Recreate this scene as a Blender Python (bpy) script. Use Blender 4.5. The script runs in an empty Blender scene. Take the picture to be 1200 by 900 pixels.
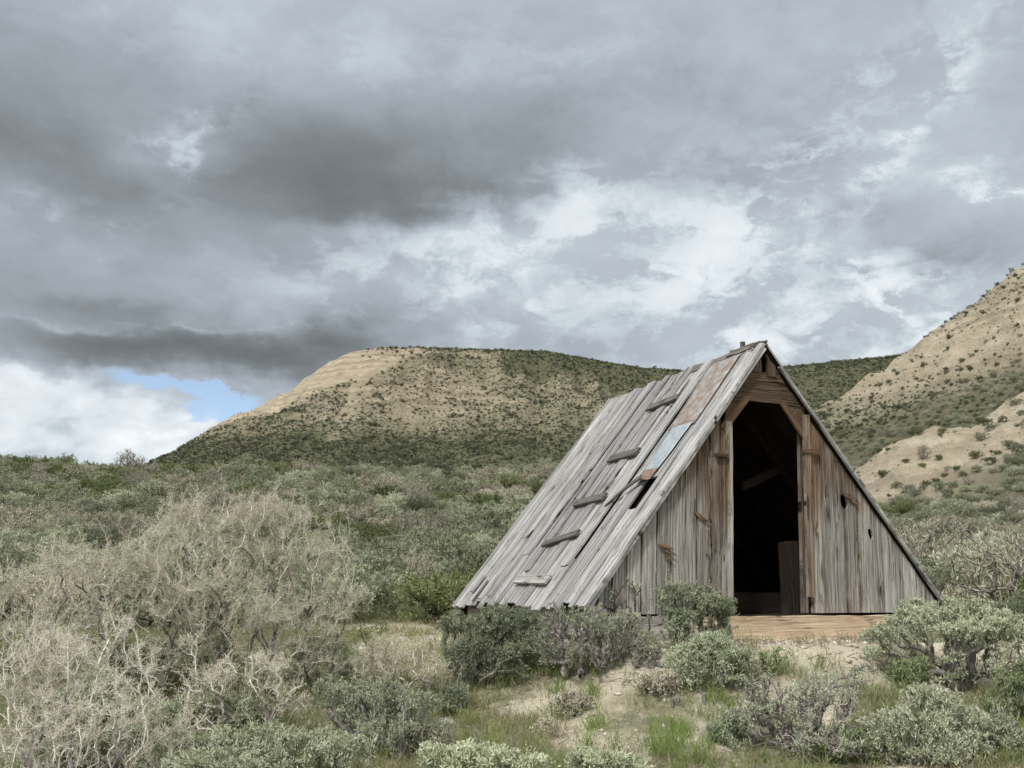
import bpy, math, random
import numpy as np
from mathutils import Vector
R = math.radians
rng = np.random.default_rng(7)
random.seed(7)
SC = bpy.context.scene
COL = SC.collection

# ------------------------------------------------------------------ camera
F_PX, PITCH, EYE = 1150.0, 0.216, 1.5
cd = bpy.data.cameras.new('camera')
cam = bpy.data.objects.new('camera', cd); COL.objects.link(cam)
cd.sensor_width = 36; cd.lens = 36 * F_PX / 1200.0
cd.clip_start = 0.1; cd.clip_end = 6000
cam.location = (0, 0, EYE); cam.rotation_euler = (math.pi / 2 + PITCH, 0, 0)
SC.camera = cam
SC.view_settings.view_transform = 'Standard'; SC.view_settings.look = 'None'
SC.view_settings.exposure = 0.17; SC.view_settings.gamma = 1; SC.view_settings.use_curve_mapping = False
SC.render.engine = 'CYCLES'
SC.cycles.max_bounces = 5; SC.cycles.diffuse_bounces = 3; SC.cycles.glossy_bounces = 2; SC.cycles.transmission_bounces = 2

# ------------------------------------------------------------------ node helper
class NT:
    def __init__(s, tree): s.t = tree; s.n = tree.nodes; s.l = tree.links
    def add(s, typ, ins=None, **kw):
        n = s.n.new(typ)
        for k, v in kw.items(): setattr(n, k, v)
        if ins:
            for k, v in ins.items():
                sock = n.inputs[k]
                if isinstance(v, bpy.types.NodeSocket): s.l.new(v, sock)
                else: sock.default_value = v
        return n
    def m(s, op, a, b=0.0, c=None, clamp=False):
        d = {0: a, 1: b}
        if c is not None: d[2] = c
        n = s.add('ShaderNodeMath', d, operation=op); n.use_clamp = clamp
        return n.outputs[0]
    def vm(s, op, a, b):
        return s.add('ShaderNodeVectorMath', {0: a, 1: b}, operation=op).outputs[0]
    def comb(s, x, y, z): return s.add('ShaderNodeCombineXYZ', {0: x, 1: y, 2: z}).outputs[0]
    def noise(s, vec, scale=5, detail=4, rough=.5, dist=0, out='Fac'):
        return s.add('ShaderNodeTexNoise', {'Vector': vec, 'Scale': scale, 'Detail': detail, 'Roughness': rough, 'Distortion': dist}).outputs[out]
    def ss(s, v, a, b, o0=0.0, o1=1.0):
        return s.add('ShaderNodeMapRange', {'Value': v, 'From Min': a, 'From Max': b, 'To Min': o0, 'To Max': o1}, interpolation_type='SMOOTHSTEP').outputs['Result']
    def lin(s, v, a, b, o0=0.0, o1=1.0):
        return s.add('ShaderNodeMapRange', {'Value': v, 'From Min': a, 'From Max': b, 'To Min': o0, 'To Max': o1}).outputs['Result']
    def mix(s, f, a, b, mode='MIX'):
        n = s.add('ShaderNodeMix', data_type='RGBA', blend_type=mode)
        for i, v in ((0, f), (6, a), (7, b)):
            if isinstance(v, bpy.types.NodeSocket): s.l.new(v, n.inputs[i])
            else: n.inputs[i].default_value = v if i == 0 else (v[0], v[1], v[2], 1)
        return n.outputs[2]
    def ramp(s, f, stops):
        n = s.add('ShaderNodeValToRGB', {0: f}); e = n.color_ramp.elements
        while len(e) < len(stops): e.new(.5)
        for x, (p, c) in zip(e, stops): x.position = p; x.color = (c[0], c[1], c[2], 1)
        return n.outputs[0]

# ------------------------------------------------------------------ world: broken storm cloud over a Nishita sky
SUN_EL, SUN_AZ = R(52), R(205)          # azimuth clockwise from +Y: behind and to the left
w = bpy.data.worlds.new('World'); SC.world = w; w.use_nodes = True
W_ = NT(w.node_tree); W_.n.clear()
sky = W_.add('ShaderNodeTexSky', sky_type='NISHITA', sun_disc=False, sun_elevation=SUN_EL, sun_rotation=SUN_AZ, altitude=2000, air_density=1.0, dust_density=.5)
D = W_.add('ShaderNodeTexCoord').outputs['Generated']
D = W_.vm('NORMALIZE', D, (0, 0, 0))
sx = W_.add('ShaderNodeSeparateXYZ', {0: D})
AZ = W_.m('ARCTAN2', sx.outputs[0], sx.outputs[1]); EL = W_.m('ARCSINE', sx.outputs[2])
DS = W_.vm('MULTIPLY', D, (1, 1, 1.7))
def warp(scale, amp, off, detail=5, rough=.55):
    c = W_.noise(W_.vm('ADD', DS, (off, off * .7, 3.1)), scale, detail, rough, 0, 'Color')
    v = W_.vm('MULTIPLY', W_.vm('SUBTRACT', c, (.5, .5, .5)), (amp, amp, amp))
    return v
wa = W_.add('ShaderNodeSeparateXYZ', {0: warp(5, .30, 2.0)})
AZw = W_.m('ADD', AZ, wa.outputs[0]); ELw = W_.m('ADD', EL, W_.m('MULTIPLY', wa.outputs[1], .55))
wb = W_.add('ShaderNodeSeparateXYZ', {0: warp(16, .085, 9.0, 8, .62)})
AZf = W_.m('ADD', W_.m('ADD', AZ, W_.m('MULTIPLY', wa.outputs[0], .35)), wb.outputs[0]); ELf = W_.m('ADD', W_.m('ADD', EL, W_.m('MULTIPLY', wa.outputs[1], .2)), wb.outputs[1])
def ang(px, py):
    u = (px - 600) / F_PX; v = (450 - py) / F_PX; c, s = math.cos(PITCH), math.sin(PITCH)
    x, y, z = u, c - v * s, s + v * c
    return math.atan2(x, y), math.asin(z / math.sqrt(x * x + y * y + z * z))
def blob(px, py, rx, ry, amp, soft=False, base=None, tilt=0.0, power=1.0, bs=.012):
    """a cloud mass at a compass direction and height of the sky: gaussian, optional crisp flat base"""
    a0, e0 = ang(px, py); A, E_ = (AZw, ELw) if soft else (AZf, ELf)
    dx = W_.m('DIVIDE', W_.m('SUBTRACT', A, a0), rx / F_PX)
    ee = W_.m('SUBTRACT', E_, e0)
    if tilt: ee = W_.m('ADD', ee, W_.m('MULTIPLY', W_.m('SUBTRACT', A, a0), -tilt))
    dy = W_.m('DIVIDE', ee, ry / F_PX)
    r2 = W_.m('ADD', W_.m('MULTIPLY', dx, dx), W_.m('MULTIPLY', dy, dy))
    if power != 1.0: r2 = W_.m('POWER', r2, power)
    g = W_.m('EXPONENT', W_.m('MULTIPLY', r2, -1.0))
    if base is not None:
        eb = ang(px, base)[1]
        el_ = W_.m('ADD', EL, W_.m('ADD', W_.m('MULTIPLY', wa.outputs[1], .12), W_.m('MULTIPLY', wb.outputs[1], .25)))
        g = W_.m('MULTIPLY', g, W_.ss(el_, eb - bs, eb + bs))
    return W_.m('MULTIPLY', g, amp)
def total(*bl):
    t = bl[0]
    for b in bl[1:]: t = W_.m('ADD', t, b)
    return t
BASE = .465
dark = total(
    blob(40, 150, 280, 120, .13, True), blob(80, 225, 190, 45, .08, True),
    blob(430, 190, 235, 92, .17, True, base=268, bs=.010), blob(500, 235, 160, 34, .09, True, base=268, bs=.008), blob(650, 170, 90, 60, .07, True),
    blob(330, 285, 150, 25, .05, True), blob(170, 402, 290, 34, .19, True, base=435, bs=.004), blob(60, 380, 160, 40, .05, True), blob(20, 325, 150, 20, .06, True),
    blob(370, 425, 130, 36, .15, False, tilt=-.15), blob(170, 338, 200, 14, .05, True), blob(500, 400, 160, 40, .04, True),
    blob(780, 120, 190, 60, .05, True), blob(1100, 295, 80, 26, .10, False), blob(870, 215, 110, 34, .09, False), blob(1000, 250, 90, 18, .07))
lite = total(
    blob(222, 170, 46, 60, .07, True), blob(212, 146, 16, 16, .16), blob(226, 165, 10, 24, .16), blob(228, 200, 8, 20, .14), blob(196, 168, 26, 6, .12), blob(262, 132, 30, 8, .08), blob(95, 268, 90, 16, .14), blob(210, 372, 110, 5, .10, True), blob(60, 366, 130, 6, .10, True),
    blob(690, 232, 70, 34, .25), blob(625, 290, 110, 50, .15), blob(440, 320, 160, 50, .09), blob(800, 300, 170, 60, .14), blob(870, 330, 110, 40, .12), blob(700, 380, 260, 50, .12), blob(520, 310, 120, 50, .12),
    blob(960, 185, 120, 46, .28, tilt=.6), blob(1075, 130, 80, 34, .24, tilt=.8), blob(1185, 212, 70, 22, .36), blob(1050, 345, 110, 32, .27), blob(940, 372, 150, 26, .24, tilt=.3), blob(1110, 392, 120, 34, .30), blob(900, 400, 120, 20, .08), blob(930, 270, 260, 140, .07, True), blob(450, 60, 500, 40, .06))
cum = total(blob(60, 466, 130, 20, .16), blob(110, 512, 210, 34, .24), blob(215, 512, 70, 26, .20), blob(15, 440, 70, 14, .16), blob(250, 492, 24, 12, .2))
fine = W_.noise(W_.vm('ADD', DS, warp(26, .05, 7.0)), 13, 13, .64, .4)
mid = W_.noise(W_.vm('ADD', DS, (4.2, 1.1, 0.3)), 4.2, 10, .56, .3)
clump = W_.noise(W_.vm('ADD', DS, (8.2, 3.1, 1.3)), 9, 12, .58, .25)
puff = W_.add('ShaderNodeTexVoronoi', {'Vector': W_.vm('ADD', DS, warp(24, .05, 5.0)), 'Scale': 24}, feature='SMOOTH_F1').outputs['Distance']
puff2 = W_.add('ShaderNodeTexVoronoi', {'Vector': W_.vm('ADD', DS, warp(60, .02, 6.0)), 'Scale': 62}, feature='SMOOTH_F1').outputs['Distance']
S_ = W_.m('ADD', W_.m('MULTIPLY', W_.ss(W_.m('ADD', clump, W_.m('MULTIPLY', W_.m('SUBTRACT', fine, .5), .45)), .455, .58), .62), W_.m('MULTIPLY', W_.m('SUBTRACT', fine, .42), 3.3))
S_ = W_.m('MAXIMUM', S_, .12)
lum = W_.m('ADD', BASE, W_.m('SUBTRACT', W_.m('ADD', W_.m('MULTIPLY', lite, S_), cum), W_.m('MULTIPLY', dark, 1.18)))
lum = W_.m('ADD', lum, W_.m('MULTIPLY', W_.m('SUBTRACT', mid, .5), .36))
detail_amp = W_.m('ADD', .085, W_.m('MULTIPLY', cum, 2.4))
lum = W_.m('ADD', lum, W_.m('MULTIPLY', W_.m('SUBTRACT', fine, .47), detail_amp))
lum = W_.m('ADD', lum, W_.m('MULTIPLY', W_.m('SUBTRACT', .44, W_.m('ADD', W_.m('MULTIPLY', puff, .7), W_.m('MULTIPLY', puff2, .3))), W_.m('MULTIPLY', cum, 4.2)))
# unseen sky behind the camera and overhead, brightened as added fill light
away = W_.m('MAXIMUM', W_.ss(EL, .62, 1.1), W_.ss(W_.m('ABSOLUTE', AZ), .75, 1.5))
lum = W_.m('SUBTRACT', lum, W_.m('MULTIPLY', W_.m('MAXIMUM', W_.m('SUBTRACT', lum, .70), 0.0), .6))
lum = W_.m('ADD', lum, W_.m('MULTIPLY', away, .55))
lum = W_.m('MAXIMUM', W_.m('MINIMUM', lum, 2.2), .12)
col = W_.ramp(W_.lin(lum, .1, 1.0), [(0, (.122, .139, .150)), (.14, (.186, .210, .228)), (.34, (.345, .388, .432)), (.55, (.53, .59, .64)), (.78, (.74, .79, .83)), (1, (.93, .95, .96))])
colb = W_.vm('SCALE', col, (0, 0, 0)); sc_n = colb.node; W_.l.new(W_.m('MAXIMUM', 1.0, lum), sc_n.inputs['Scale'])
# clear gap low on the left
gap = total(blob(225, 452, 85, 12, 1.1), blob(268, 474, 34, 16, 1.1), blob(180, 447, 70, 9, .5))
gap = W_.m('SUBTRACT', gap, W_.m('MULTIPLY', W_.m('SUBTRACT', fine, .42), 1.3))
gapm = W_.ss(gap, .25, 1.0, 0, .9)
gapm = W_.m('MULTIPLY', gapm, W_.ss(EL, ang(200, 436)[1] + .004, ang(200, 442)[1]))
skyc = W_.vm('MULTIPLY', W_.vm('ADD', W_.vm('MULTIPLY', sky.outputs[0], (.12, .12, .12)), (.13, .15, .15)), (1, 1, 1))
final = W_.mix(gapm, colb, skyc)
w.cycles.sampling_method = 'MANUAL'; w.cycles.sample_map_resolution = 256
bg = W_.add('ShaderNodeBackground', {'Color': final, 'Strength': 1.0})
W_.l.new(bg.outputs[0], W_.add('ShaderNodeOutputWorld').inputs[0])

sd = bpy.data.lights.new('sun', 'SUN'); sun = bpy.data.objects.new('sun', sd); COL.objects.link(sun)
sd.energy = 3.0; sd.angle = R(8); sd.color = (1, .975, .94)
sun.rotation_euler = Vector((math.sin(SUN_AZ) * math.cos(SUN_EL), math.cos(SUN_AZ) * math.cos(SUN_EL), math.sin(SUN_EL))).to_track_quat('Z', 'Y').to_euler()

# ------------------------------------------------------------------ numpy noise
def _hash(ix, iy, seed):
    h = (ix.astype(np.int64) * 374761393 + iy.astype(np.int64) * 668265263 + seed * 974711) & 0x7fffffff
    h = ((h ^ (h >> 13)) * 1274126177) & 0x7fffffff
    return ((h ^ (h >> 16)) & 0xffff) / 65535.0
def vnoise(x, y, seed=0):
    x = np.asarray(x, float); y = np.asarray(y, float)
    ix = np.floor(x); iy = np.floor(y); fx = x - ix; fy = y - iy
    fx = fx * fx * (3 - 2 * fx); fy = fy * fy * (3 - 2 * fy)
    a = _hash(ix, iy, seed); b = _hash(ix + 1, iy, seed); c = _hash(ix, iy + 1, seed); d = _hash(ix + 1, iy + 1, seed)
    return (a + (b - a) * fx) * (1 - fy) + (c + (d - c) * fx) * fy
def fbm(x, y, oct=4, seed=0, gain=.5):
    s = 0; a = 1; t = 0
    for i in range(oct):
        s = s + a * vnoise(x * 2 ** i + 17.3 * i, y * 2 ** i - 9.1 * i, seed + i); t += a; a *= gain
    return s / t
def sst(v, a, b):
    t = np.clip((np.asarray(v, float) - a) / (b - a), 0, 1); return t * t * (3 - 2 * t)

# ------------------------------------------------------------------ terrain heights
_py = np.array([-400, 0, 4, 6, 8, 8.7, 10, 10.8, 13, 16, 22, 32, 45, 58, 64, 72, 90, 120, 4000.])
_pz = np.array([0, 0, .06, .14, .36, .54, .90, 1.04, 1.10, 1.32, 1.8, 3.5, 6.1, 8.7, 9.4, 8.9, 7, 6, 6.])
_ty = np.linspace(-10, 140, 1501); _tz = np.interp(_ty, _py, _pz)
_k = np.ones(13) / 13; _tz = np.convolve(np.pad(_tz, 6, 'edge'), _k, 'valid')
HUT_O = np.array([2.921, 10.957, 1.432]); HUT_YAW = .443; HUT_A = np.array([math.cos(HUT_YAW), math.sin(HUT_YAW)]); HUT_B = np.array([-HUT_A[1], HUT_A[0]])
_ds = np.array([0, 13, 18, 27, 38, 50, 62, 80, 110, 150, 185, 215, 280]); _dd = np.array([0, 2.6, 5.0, 11.5, 18.5, 25.5, 33, 41.5, 49, 58, 66, 74, 92])
_mx = np.array([-400, -35, 10, 34, 53, 77, 106, 200, 500]); _mr = np.array([.2518, .2518, .2535, .238, .2314, .237, .2452, .25, .25])
def smax(a, b, k):
    h = np.clip(.5 + .5 * (a - b) / k, 0, 1); return b + (a - b) * h + k * h * (1 - h)
def h_base(x, y):
    z = np.interp(y, _ty, _tz)
    right = sst(x / np.maximum(y, 1), .12, .33) * sst(y, 14, 30)
    z = z - right * np.maximum(z - 1.4, 0) * .38
    cen = np.exp(-((x / np.maximum(y, 5) + .08) / .12) ** 2) * sst(y, 30, 55)
    z = z - cen * .5
    big = (fbm(x / 9, y / 9, 3, 5) - .5) * 1.5 * sst(y, 13, 40)
    sm = (fbm(x / 1.3, y / 1.3, 3, 11) - .5) * .16 + (fbm(x / .22, y / .22, 3, 12) - .5) * .035
    dx = x - 2.2; dy = y - 12.4
    k = 1 - sst(np.hypot(dx, dy), 3.0, 4.1)
    z = (z + big + sm) * (1 - k) + (1.085 + sm * .15) * k
    return z
def mesa_s(x, y):
    wob = (fbm(x / 22, y / 22, 4, 21) - .5) * 11
    sl = np.maximum(-31 - x, 0); sf = np.maximum(262 + np.sin(x / 23) * 4 - y, 0); sb = np.maximum(y - 420, 0)
    s = np.hypot(sl, np.maximum(sf, sb))
    return np.maximum(s + wob * sst(s, 2, 25), 0)
def h_mesa(x, y):
    s = mesa_s(x, y)
    zt = 1.5 + np.interp(x, _mx, _mr) * 262
    r = np.abs(fbm(x / 7, y / 7, 4, 31) - .5) * 2
    strat = np.where(s < 45, .35, .12) * (vnoise(s / 2.2, x / 40, 8) - .5) * 2
    g_ = np.abs(fbm(x / 8 + 3, y / 45, 3, 33) - .5) * 2 * (x > -60)
    return zt - np.interp(s, _ds, _dd) * (zt / 68) - r * 1.5 * sst(s, 3, 20) - g_ * 4.0 * sst(s, 4, 30) + strat * sst(s, 1, 6) * 1.4
def h_h1(x, y):
    d = x - 51.3 + (fbm(x / 14, y / 14, 3, 41) - .5) * 5
    z = 33.4 + np.where(d > 0, .72 * d, .55 * d)
    z = np.where(z > 95, 95 + (z - 95) * .1, z)
    z = z - .42 * np.maximum(130 - y, 0) - .3 * np.maximum(y - 130, 0)
    q = (x * .55 + y * .2) / 6
    return z + (fbm(q * 1.0, y / 30 + x / 50, 3, 51) - .5) * 3.2 + (fbm(x / 2.5, y / 2.5, 4, 52) - .5) * 1.9
def h_h2(x, y):
    d = x - 26.4 + (fbm(x / 6, y / 6, 3, 61) - .5) * 3
    z = 11.9 + np.where(d > 0, .37 * d, .5 * d)
    z = z - .34 * np.maximum(75 - y, 0) - .25 * np.maximum(y - 75, 0)
    return z + (fbm(x / 3, y / 3, 5, 71) - .5) * 2.2
def heights(x, y):
    x = np.asarray(x, float); y = np.asarray(y, float)
    b = h_base(x, y); m = h_mesa(x, y); a1 = h_h1(x, y); a2 = h_h2(x, y)
    far = sst(np.hypot(x, y), 600, 900); m = m * (1 - far) - 20 * far; a1 = a1 * (1 - far) - 20 * far
    z = smax(smax(smax(b, m, 3), a1, 2.5), a2, 1.5)
    reg = np.argmax(np.stack([b, m, a1, a2]), 0)
    return z, reg
def hz(x, y): return float(heights(np.array([x]), np.array([y]))[0][0])
def bare(x, y, z, reg):
    """vegetation cover 0..1 on the slopes"""
    n1 = fbm(x / 16, y / 16, 4, 81); n2 = fbm(x / 5, y / 5, 3, 82)
    s = mesa_s(x, y)
    # mesa: bare left flank and rim, sparse middle, dense skirt and top
    zc = np.interp(x, [-110, -94, -75, -60, -45, -36, -20], [30, 33, 37, 42, 50, 54, 66])
    low = sst(z + (n1 - .5) * 12, zc + 2, zc - 2)
    c = low * (.62 + .5 * sst(z, 40, 29)) 
    mid = (x > -38) * (.30 + .5 * sst(n1, .42, .62)) * sst(x, -42, -20)
    c = np.where((z > 33) & (x > -38), np.minimum(c + .0, mid + sst(z, 46, 34) * .5), c)
    rim = sst(x, -46, -30) * sst(s, 24, 6) * (1 - .75 * (1 - sst(x, -30, -10)))
    c = np.maximum(c, rim * .95)
    c = np.maximum(c, sst(x, 0, 26) * (.60 + .4 * n2)); c = np.maximum(c, sst(x + (n1 - .5) * 30, 26, 44)); c = np.maximum(c, sst(x, -15, 2) * sst(s + (n1 - .5) * 20, 38, 20) * .97)
    c = np.maximum(c, sst(z, 32, 24) * .95)
    cm = np.clip(c, 0, 1)
    q = (x * .55 + y * .22) / 7
    b1 = fbm(q, (y - x * .5) / 40, 3, 91)
    c1 = .10 + .60 * sst(b1, .50, .60) * (.25 + .9 * n2) * (1 - sst(z, 34, 46) * .7) + .9 * sst(z - .24 * (x - 30), 25, 17)
    c1 = np.clip(c1, 0, 1)
    c2 = 1 - sst(n2 * .6 + n1 * .4, .38, .46) * sst(np.abs(y - 71), 12, 5) * .95
    c2 = np.clip(c2 * sst(y, 40, 50) + (1 - sst(y, 40, 50)), 0, 1)
    c0 = np.ones_like(x)
    p = np.exp(-(((x - 17.5) / 3.6) ** 2 + ((y - 34) / 3.0) ** 2)); c0 = np.where(p > .45, .05, c0)
    p = sst(fbm(x / 3.2, y / 3.2, 3, 99), .62, .68) * sst(y, 20, 30); c0 = c0 * (1 - .75 * p)
    cm = np.where(cm > .78, cm * 1.1, np.clip(cm * (.55 + .9 * fbm(x / 4, y / 9, 3, 83)), 0, 1))
    return np.choose(reg, [c0, cm, c1, c2])

# ------------------------------------------------------------------ mesh helpers
def tag(o, label=None, cat=None, group=None, kind=None):
    for k, v in (('label', label), ('category', cat), ('group', group), ('kind', kind)):
        if v: o[k] = v
    return o
def np_mesh(name, V, Fq, mats, mi=None, smooth=False, tris=None, attrs=None):
    me = bpy.data.meshes.new(name)
    V = np.asarray(V, np.float32).reshape(-1, 3)
    parts = []; sizes = []
    if Fq is not None and len(Fq): parts.append(np.asarray(Fq, np.int32).ravel()); sizes.append(np.full(len(Fq), 4, np.int32))
    if tris is not None and len(tris): parts.append(np.asarray(tris, np.int32).ravel()); sizes.append(np.full(len(tris), 3, np.int32))
    L = np.concatenate(parts); S = np.concatenate(sizes); st = np.concatenate([[0], np.cumsum(S)[:-1]]).astype(np.int32)
    me.vertices.add(len(V)); me.vertices.foreach_set('co', V.ravel())
    me.loops.add(len(L)); me.loops.foreach_set('vertex_index', L)
    me.polygons.add(len(S)); me.polygons.foreach_set('loop_start', st); me.polygons.foreach_set('loop_total', S)
    if mi is not None: me.polygons.foreach_set('material_index', np.asarray(mi, np.int32))
    if smooth: me.polygons.foreach_set('use_smooth', np.ones(len(S), bool))
    for m in (mats if isinstance(mats, (list, tuple)) else [mats]): me.materials.append(m)
    if attrs:
        for k, v in attrs.items():
            a = me.attributes.new(k, 'FLOAT', 'POINT'); a.data.foreach_set('value', np.asarray(v, np.float32))
    me.update(calc_edges=True); me.validate()
    return me
def link(name, me, parent=None, loc=None, rz=0, scale=None):
    o = bpy.data.objects.new(name, me); COL.objects.link(o)
    if parent is not None: o.parent = parent
    if loc is not None: o.location = loc
    if rz: o.rotation_euler = (0, 0, rz)
    if scale: o.scale = (scale,) * 3 if not isinstance(scale, tuple) else scale
    return o
def new_mat(name):
    m = bpy.data.materials.new(name); m.use_nodes = True; t = NT(m.node_tree); t.n.clear()
    return m, t
def finish(t, color, rough=.85, bump=None, bstr=.5, bdist=.02, spec=.2, metal=0.0, trans=0.0):
    b = t.add('ShaderNodeBsdfPrincipled', {'Roughness': rough, 'Specular IOR Level': spec, 'Metallic': metal})
    if isinstance(color, bpy.types.NodeSocket): t.l.new(color, b.inputs['Base Color'])
    else: b.inputs['Base Color'].default_value = (*color, 1)
    if bump is not None:
        bn = t.add('ShaderNodeBump', {'Height': bump, 'Strength': bstr, 'Distance': bdist}); t.l.new(bn.outputs[0], b.inputs['Normal'])
    sh = b.outputs[0]
    if trans:
        tr = t.add('ShaderNodeBsdfTranslucent')
        if isinstance(color, bpy.types.NodeSocket): t.l.new(color, tr.inputs[0])
        else: tr.inputs[0].default_value = (*color, 1)
        mx = t.add('ShaderNodeMixShader', {0: trans, 1: sh, 2: tr.outputs[0]}); sh = mx.outputs[0]
    t.l.new(sh, t.add('ShaderNodeOutputMaterial').inputs[0])

# ------------------------------------------------------------------ terrain materials
def pos(t): return t.add('ShaderNodeNewGeometry').outputs['Position']
def soil_mat(name, soilA, soilB, soilC, strata=0.0, near=False):
    m, t = new_mat(name); P = pos(t)
    n1 = t.noise(P, .35 if not near else 1.1, 6, .6); n2 = t.noise(P, 3.0 if not near else 9, 6, .65); n3 = t.noise(P, 45, 3, .6)
    c = t.ramp(n1, [(.3, soilB), (.5, soilA), (.72, soilC)])
    c = t.mix(t.ss(n2, .35, .7), c, t.mix(.5, c, soilB)); 
    if strata:
        sp = t.add('ShaderNodeSeparateXYZ', {0: P})
        zz = t.m('ADD', t.m('MULTIPLY', sp.outputs[2], .8), t.m('MULTIPLY', n1, 2.2))
        ln = t.noise(t.comb(t.m('MULTIPLY', sp.outputs[0], .02), 0, zz), 1.0, 5, .7)
        c = t.mix(t.ss(ln, .45, .62, 0, strata), c, tuple(x * .62 for x in soilB))
        c = t.mix(t.ss(ln, .42, .34, 0, strata * .7), c, tuple(min(x * 1.2, .7) for x in soilC))
    v = t.add('ShaderNodeAttribute', attribute_name='veg').outputs['Fac']
    grassc = t.ramp(t.noise(P, .9 if not near else 2.2, 5, .6), [(.3, (.06, .068, .036)), (.5, (.11, .11, .062)), (.7, (.20, .175, .11))] if near else [(.3, (.07, .08, .042)), (.5, (.095, .10, .055)), (.7, (.14, .13, .08))])
    f = t.m('MULTIPLY', v, t.ss(n2, .30, .55, .55 if near else .82, 1.0))
    c = t.mix(f, c, grassc)
    if near:
        peb = t.add('ShaderNodeTexVoronoi', {'Vector': P, 'Scale': 38}, feature='F1')
        c = t.mix(t.ss(peb.outputs['Distance'], .32, .2, 0, .45), c, t.mix(t.add('ShaderNodeSeparateColor', {0: peb.outputs['Color']}).outputs[0], soilB, soilC))
        lit = t.noise(P, 28, 5, .7)
        c = t.mix(t.ss(lit, .60, .70, 0, .6), c, (.16, .13, .09))
        h = t.m('ADD', t.m('MULTIPLY', n2, 1.0), t.m('ADD', t.m('MULTIPLY', n3, .35), t.m('MULTIPLY', peb.outputs['Distance'], -.3)))
        finish(t, c, .95, h, .8, .04)
    else:
        finish(t, c, .95, t.m('ADD', n2, t.m('MULTIPLY', t.noise(P, 1.2, 5, .65), 1.5)), .9, .5)
    return m
M_ground = soil_mat('sandy_soil', (.47, .42, .325), (.35, .305, .225), (.58, .54, .45), near=True)
M_mesa = soil_mat('mesa_soil', (.42, .355, .25), (.32, .265, .185), (.53, .46, .345), strata=.65)
M_hill = soil_mat('hill_soil', (.44, .38, .275), (.33, .275, .195), (.56, .50, .385), strata=.45)

# ------------------------------------------------------------------ terrain mesh (polar grid: fine near the path, coarse far away)
az = np.concatenate([np.linspace(-math.pi, -.72, 110, endpoint=False), np.linspace(-.72, .72, 640, endpoint=False), np.linspace(.72, math.pi, 110)])
rr = np.concatenate([[.02], np.geomspace(.6, 60, 250, endpoint=False), np.linspace(60, 330, 250, endpoint=False), np.geomspace(330, 4000, 40)])
AA, RR = np.meshgrid(az, rr, indexing='ij')
GX = np.sin(AA) * RR; GY = np.cos(AA) * RR
GZ, GR = heights(GX, GY)
def trail(x, y):
    """bare sandy ground: before the door, the patch in front, the footpath beside the shed"""
    n = (fbm(x / 1.1, y / 1.1, 3, 14) - .5) * 1.0
    def e(cx, cy, rx, ry): return sst(1 - np.hypot((x - cx) / rx, (y - cy) / ry) + n, .0, .30)
    t = e(3.7, 9.9, 2.6, 1.25)
    for a in ((.9, 8.5, 1.4, .75), (-1.4, 13.0, 1.2, 1.2), (-.6, 11.4, 1.3, 1.0), (-1.8, 10.2, .9, .9), (5.8, 8.6, 1.2, 1.2), (2.5, 7.9, 1.3, 1.0)): t = np.maximum(t, e(*a))
    t = t * (1 - np.clip(1.05 * sst(y, 9.2, 8.7) * sst(fbm(x / .5, y / .5, 3, 15), .30, .62), 0, 1))
    inside = (np.hypot(x - 2.2, y - 12.4) < 2.6)
    return np.where(inside, 1, t)
VEG = bare(GX, GY, GZ, GR) * .95
VEG = np.where((GR == 0) & (GY < 18), .9 * (1 - trail(GX, GY)), VEG)
na, nr = AA.shape
idx = np.arange(na * nr).reshape(na, nr)
q = np.stack([idx[:-1, :-1], idx[:-1, 1:], idx[1:, 1:], idx[1:, :-1]], -1).reshape(-1, 4)
qr = GR[:-1, :-1].reshape(-1); P3 = np.stack([GX, GY, GZ], -1).reshape(-1, 3); vg = VEG.reshape(-1)
for nm, sel, mt in (('ground', qr == 0, M_ground), ('mesa_hill', qr == 1, M_mesa), ('steep_hillside', qr == 2, M_hill), ('low_spur', qr == 3, M_hill)):
    Q = q[sel]; u, inv = np.unique(Q, return_inverse=True)
    tag(link(nm, np_mesh(nm, P3[u], inv.reshape(-1, 4), mt, smooth=True, attrs={'veg': vg[u]})), kind='structure')

def px_ray(px, py):
    u = (px - 600) / F_PX; v = (450 - py) / F_PX; c, s = math.cos(PITCH), math.sin(PITCH)
    return np.array([u, c - v * s, s + v * c])
def at(px, py):
    d = px_ray(px, py); t = np.linspace(3, 60, 2400)
    X = d[0] * t; Y = d[1] * t; Z = EYE + d[2] * t
    k = np.argmax(Z < heights(X, Y)[0]); return np.array([X[k], Y[k], hz(X[k], Y[k])])

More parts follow.
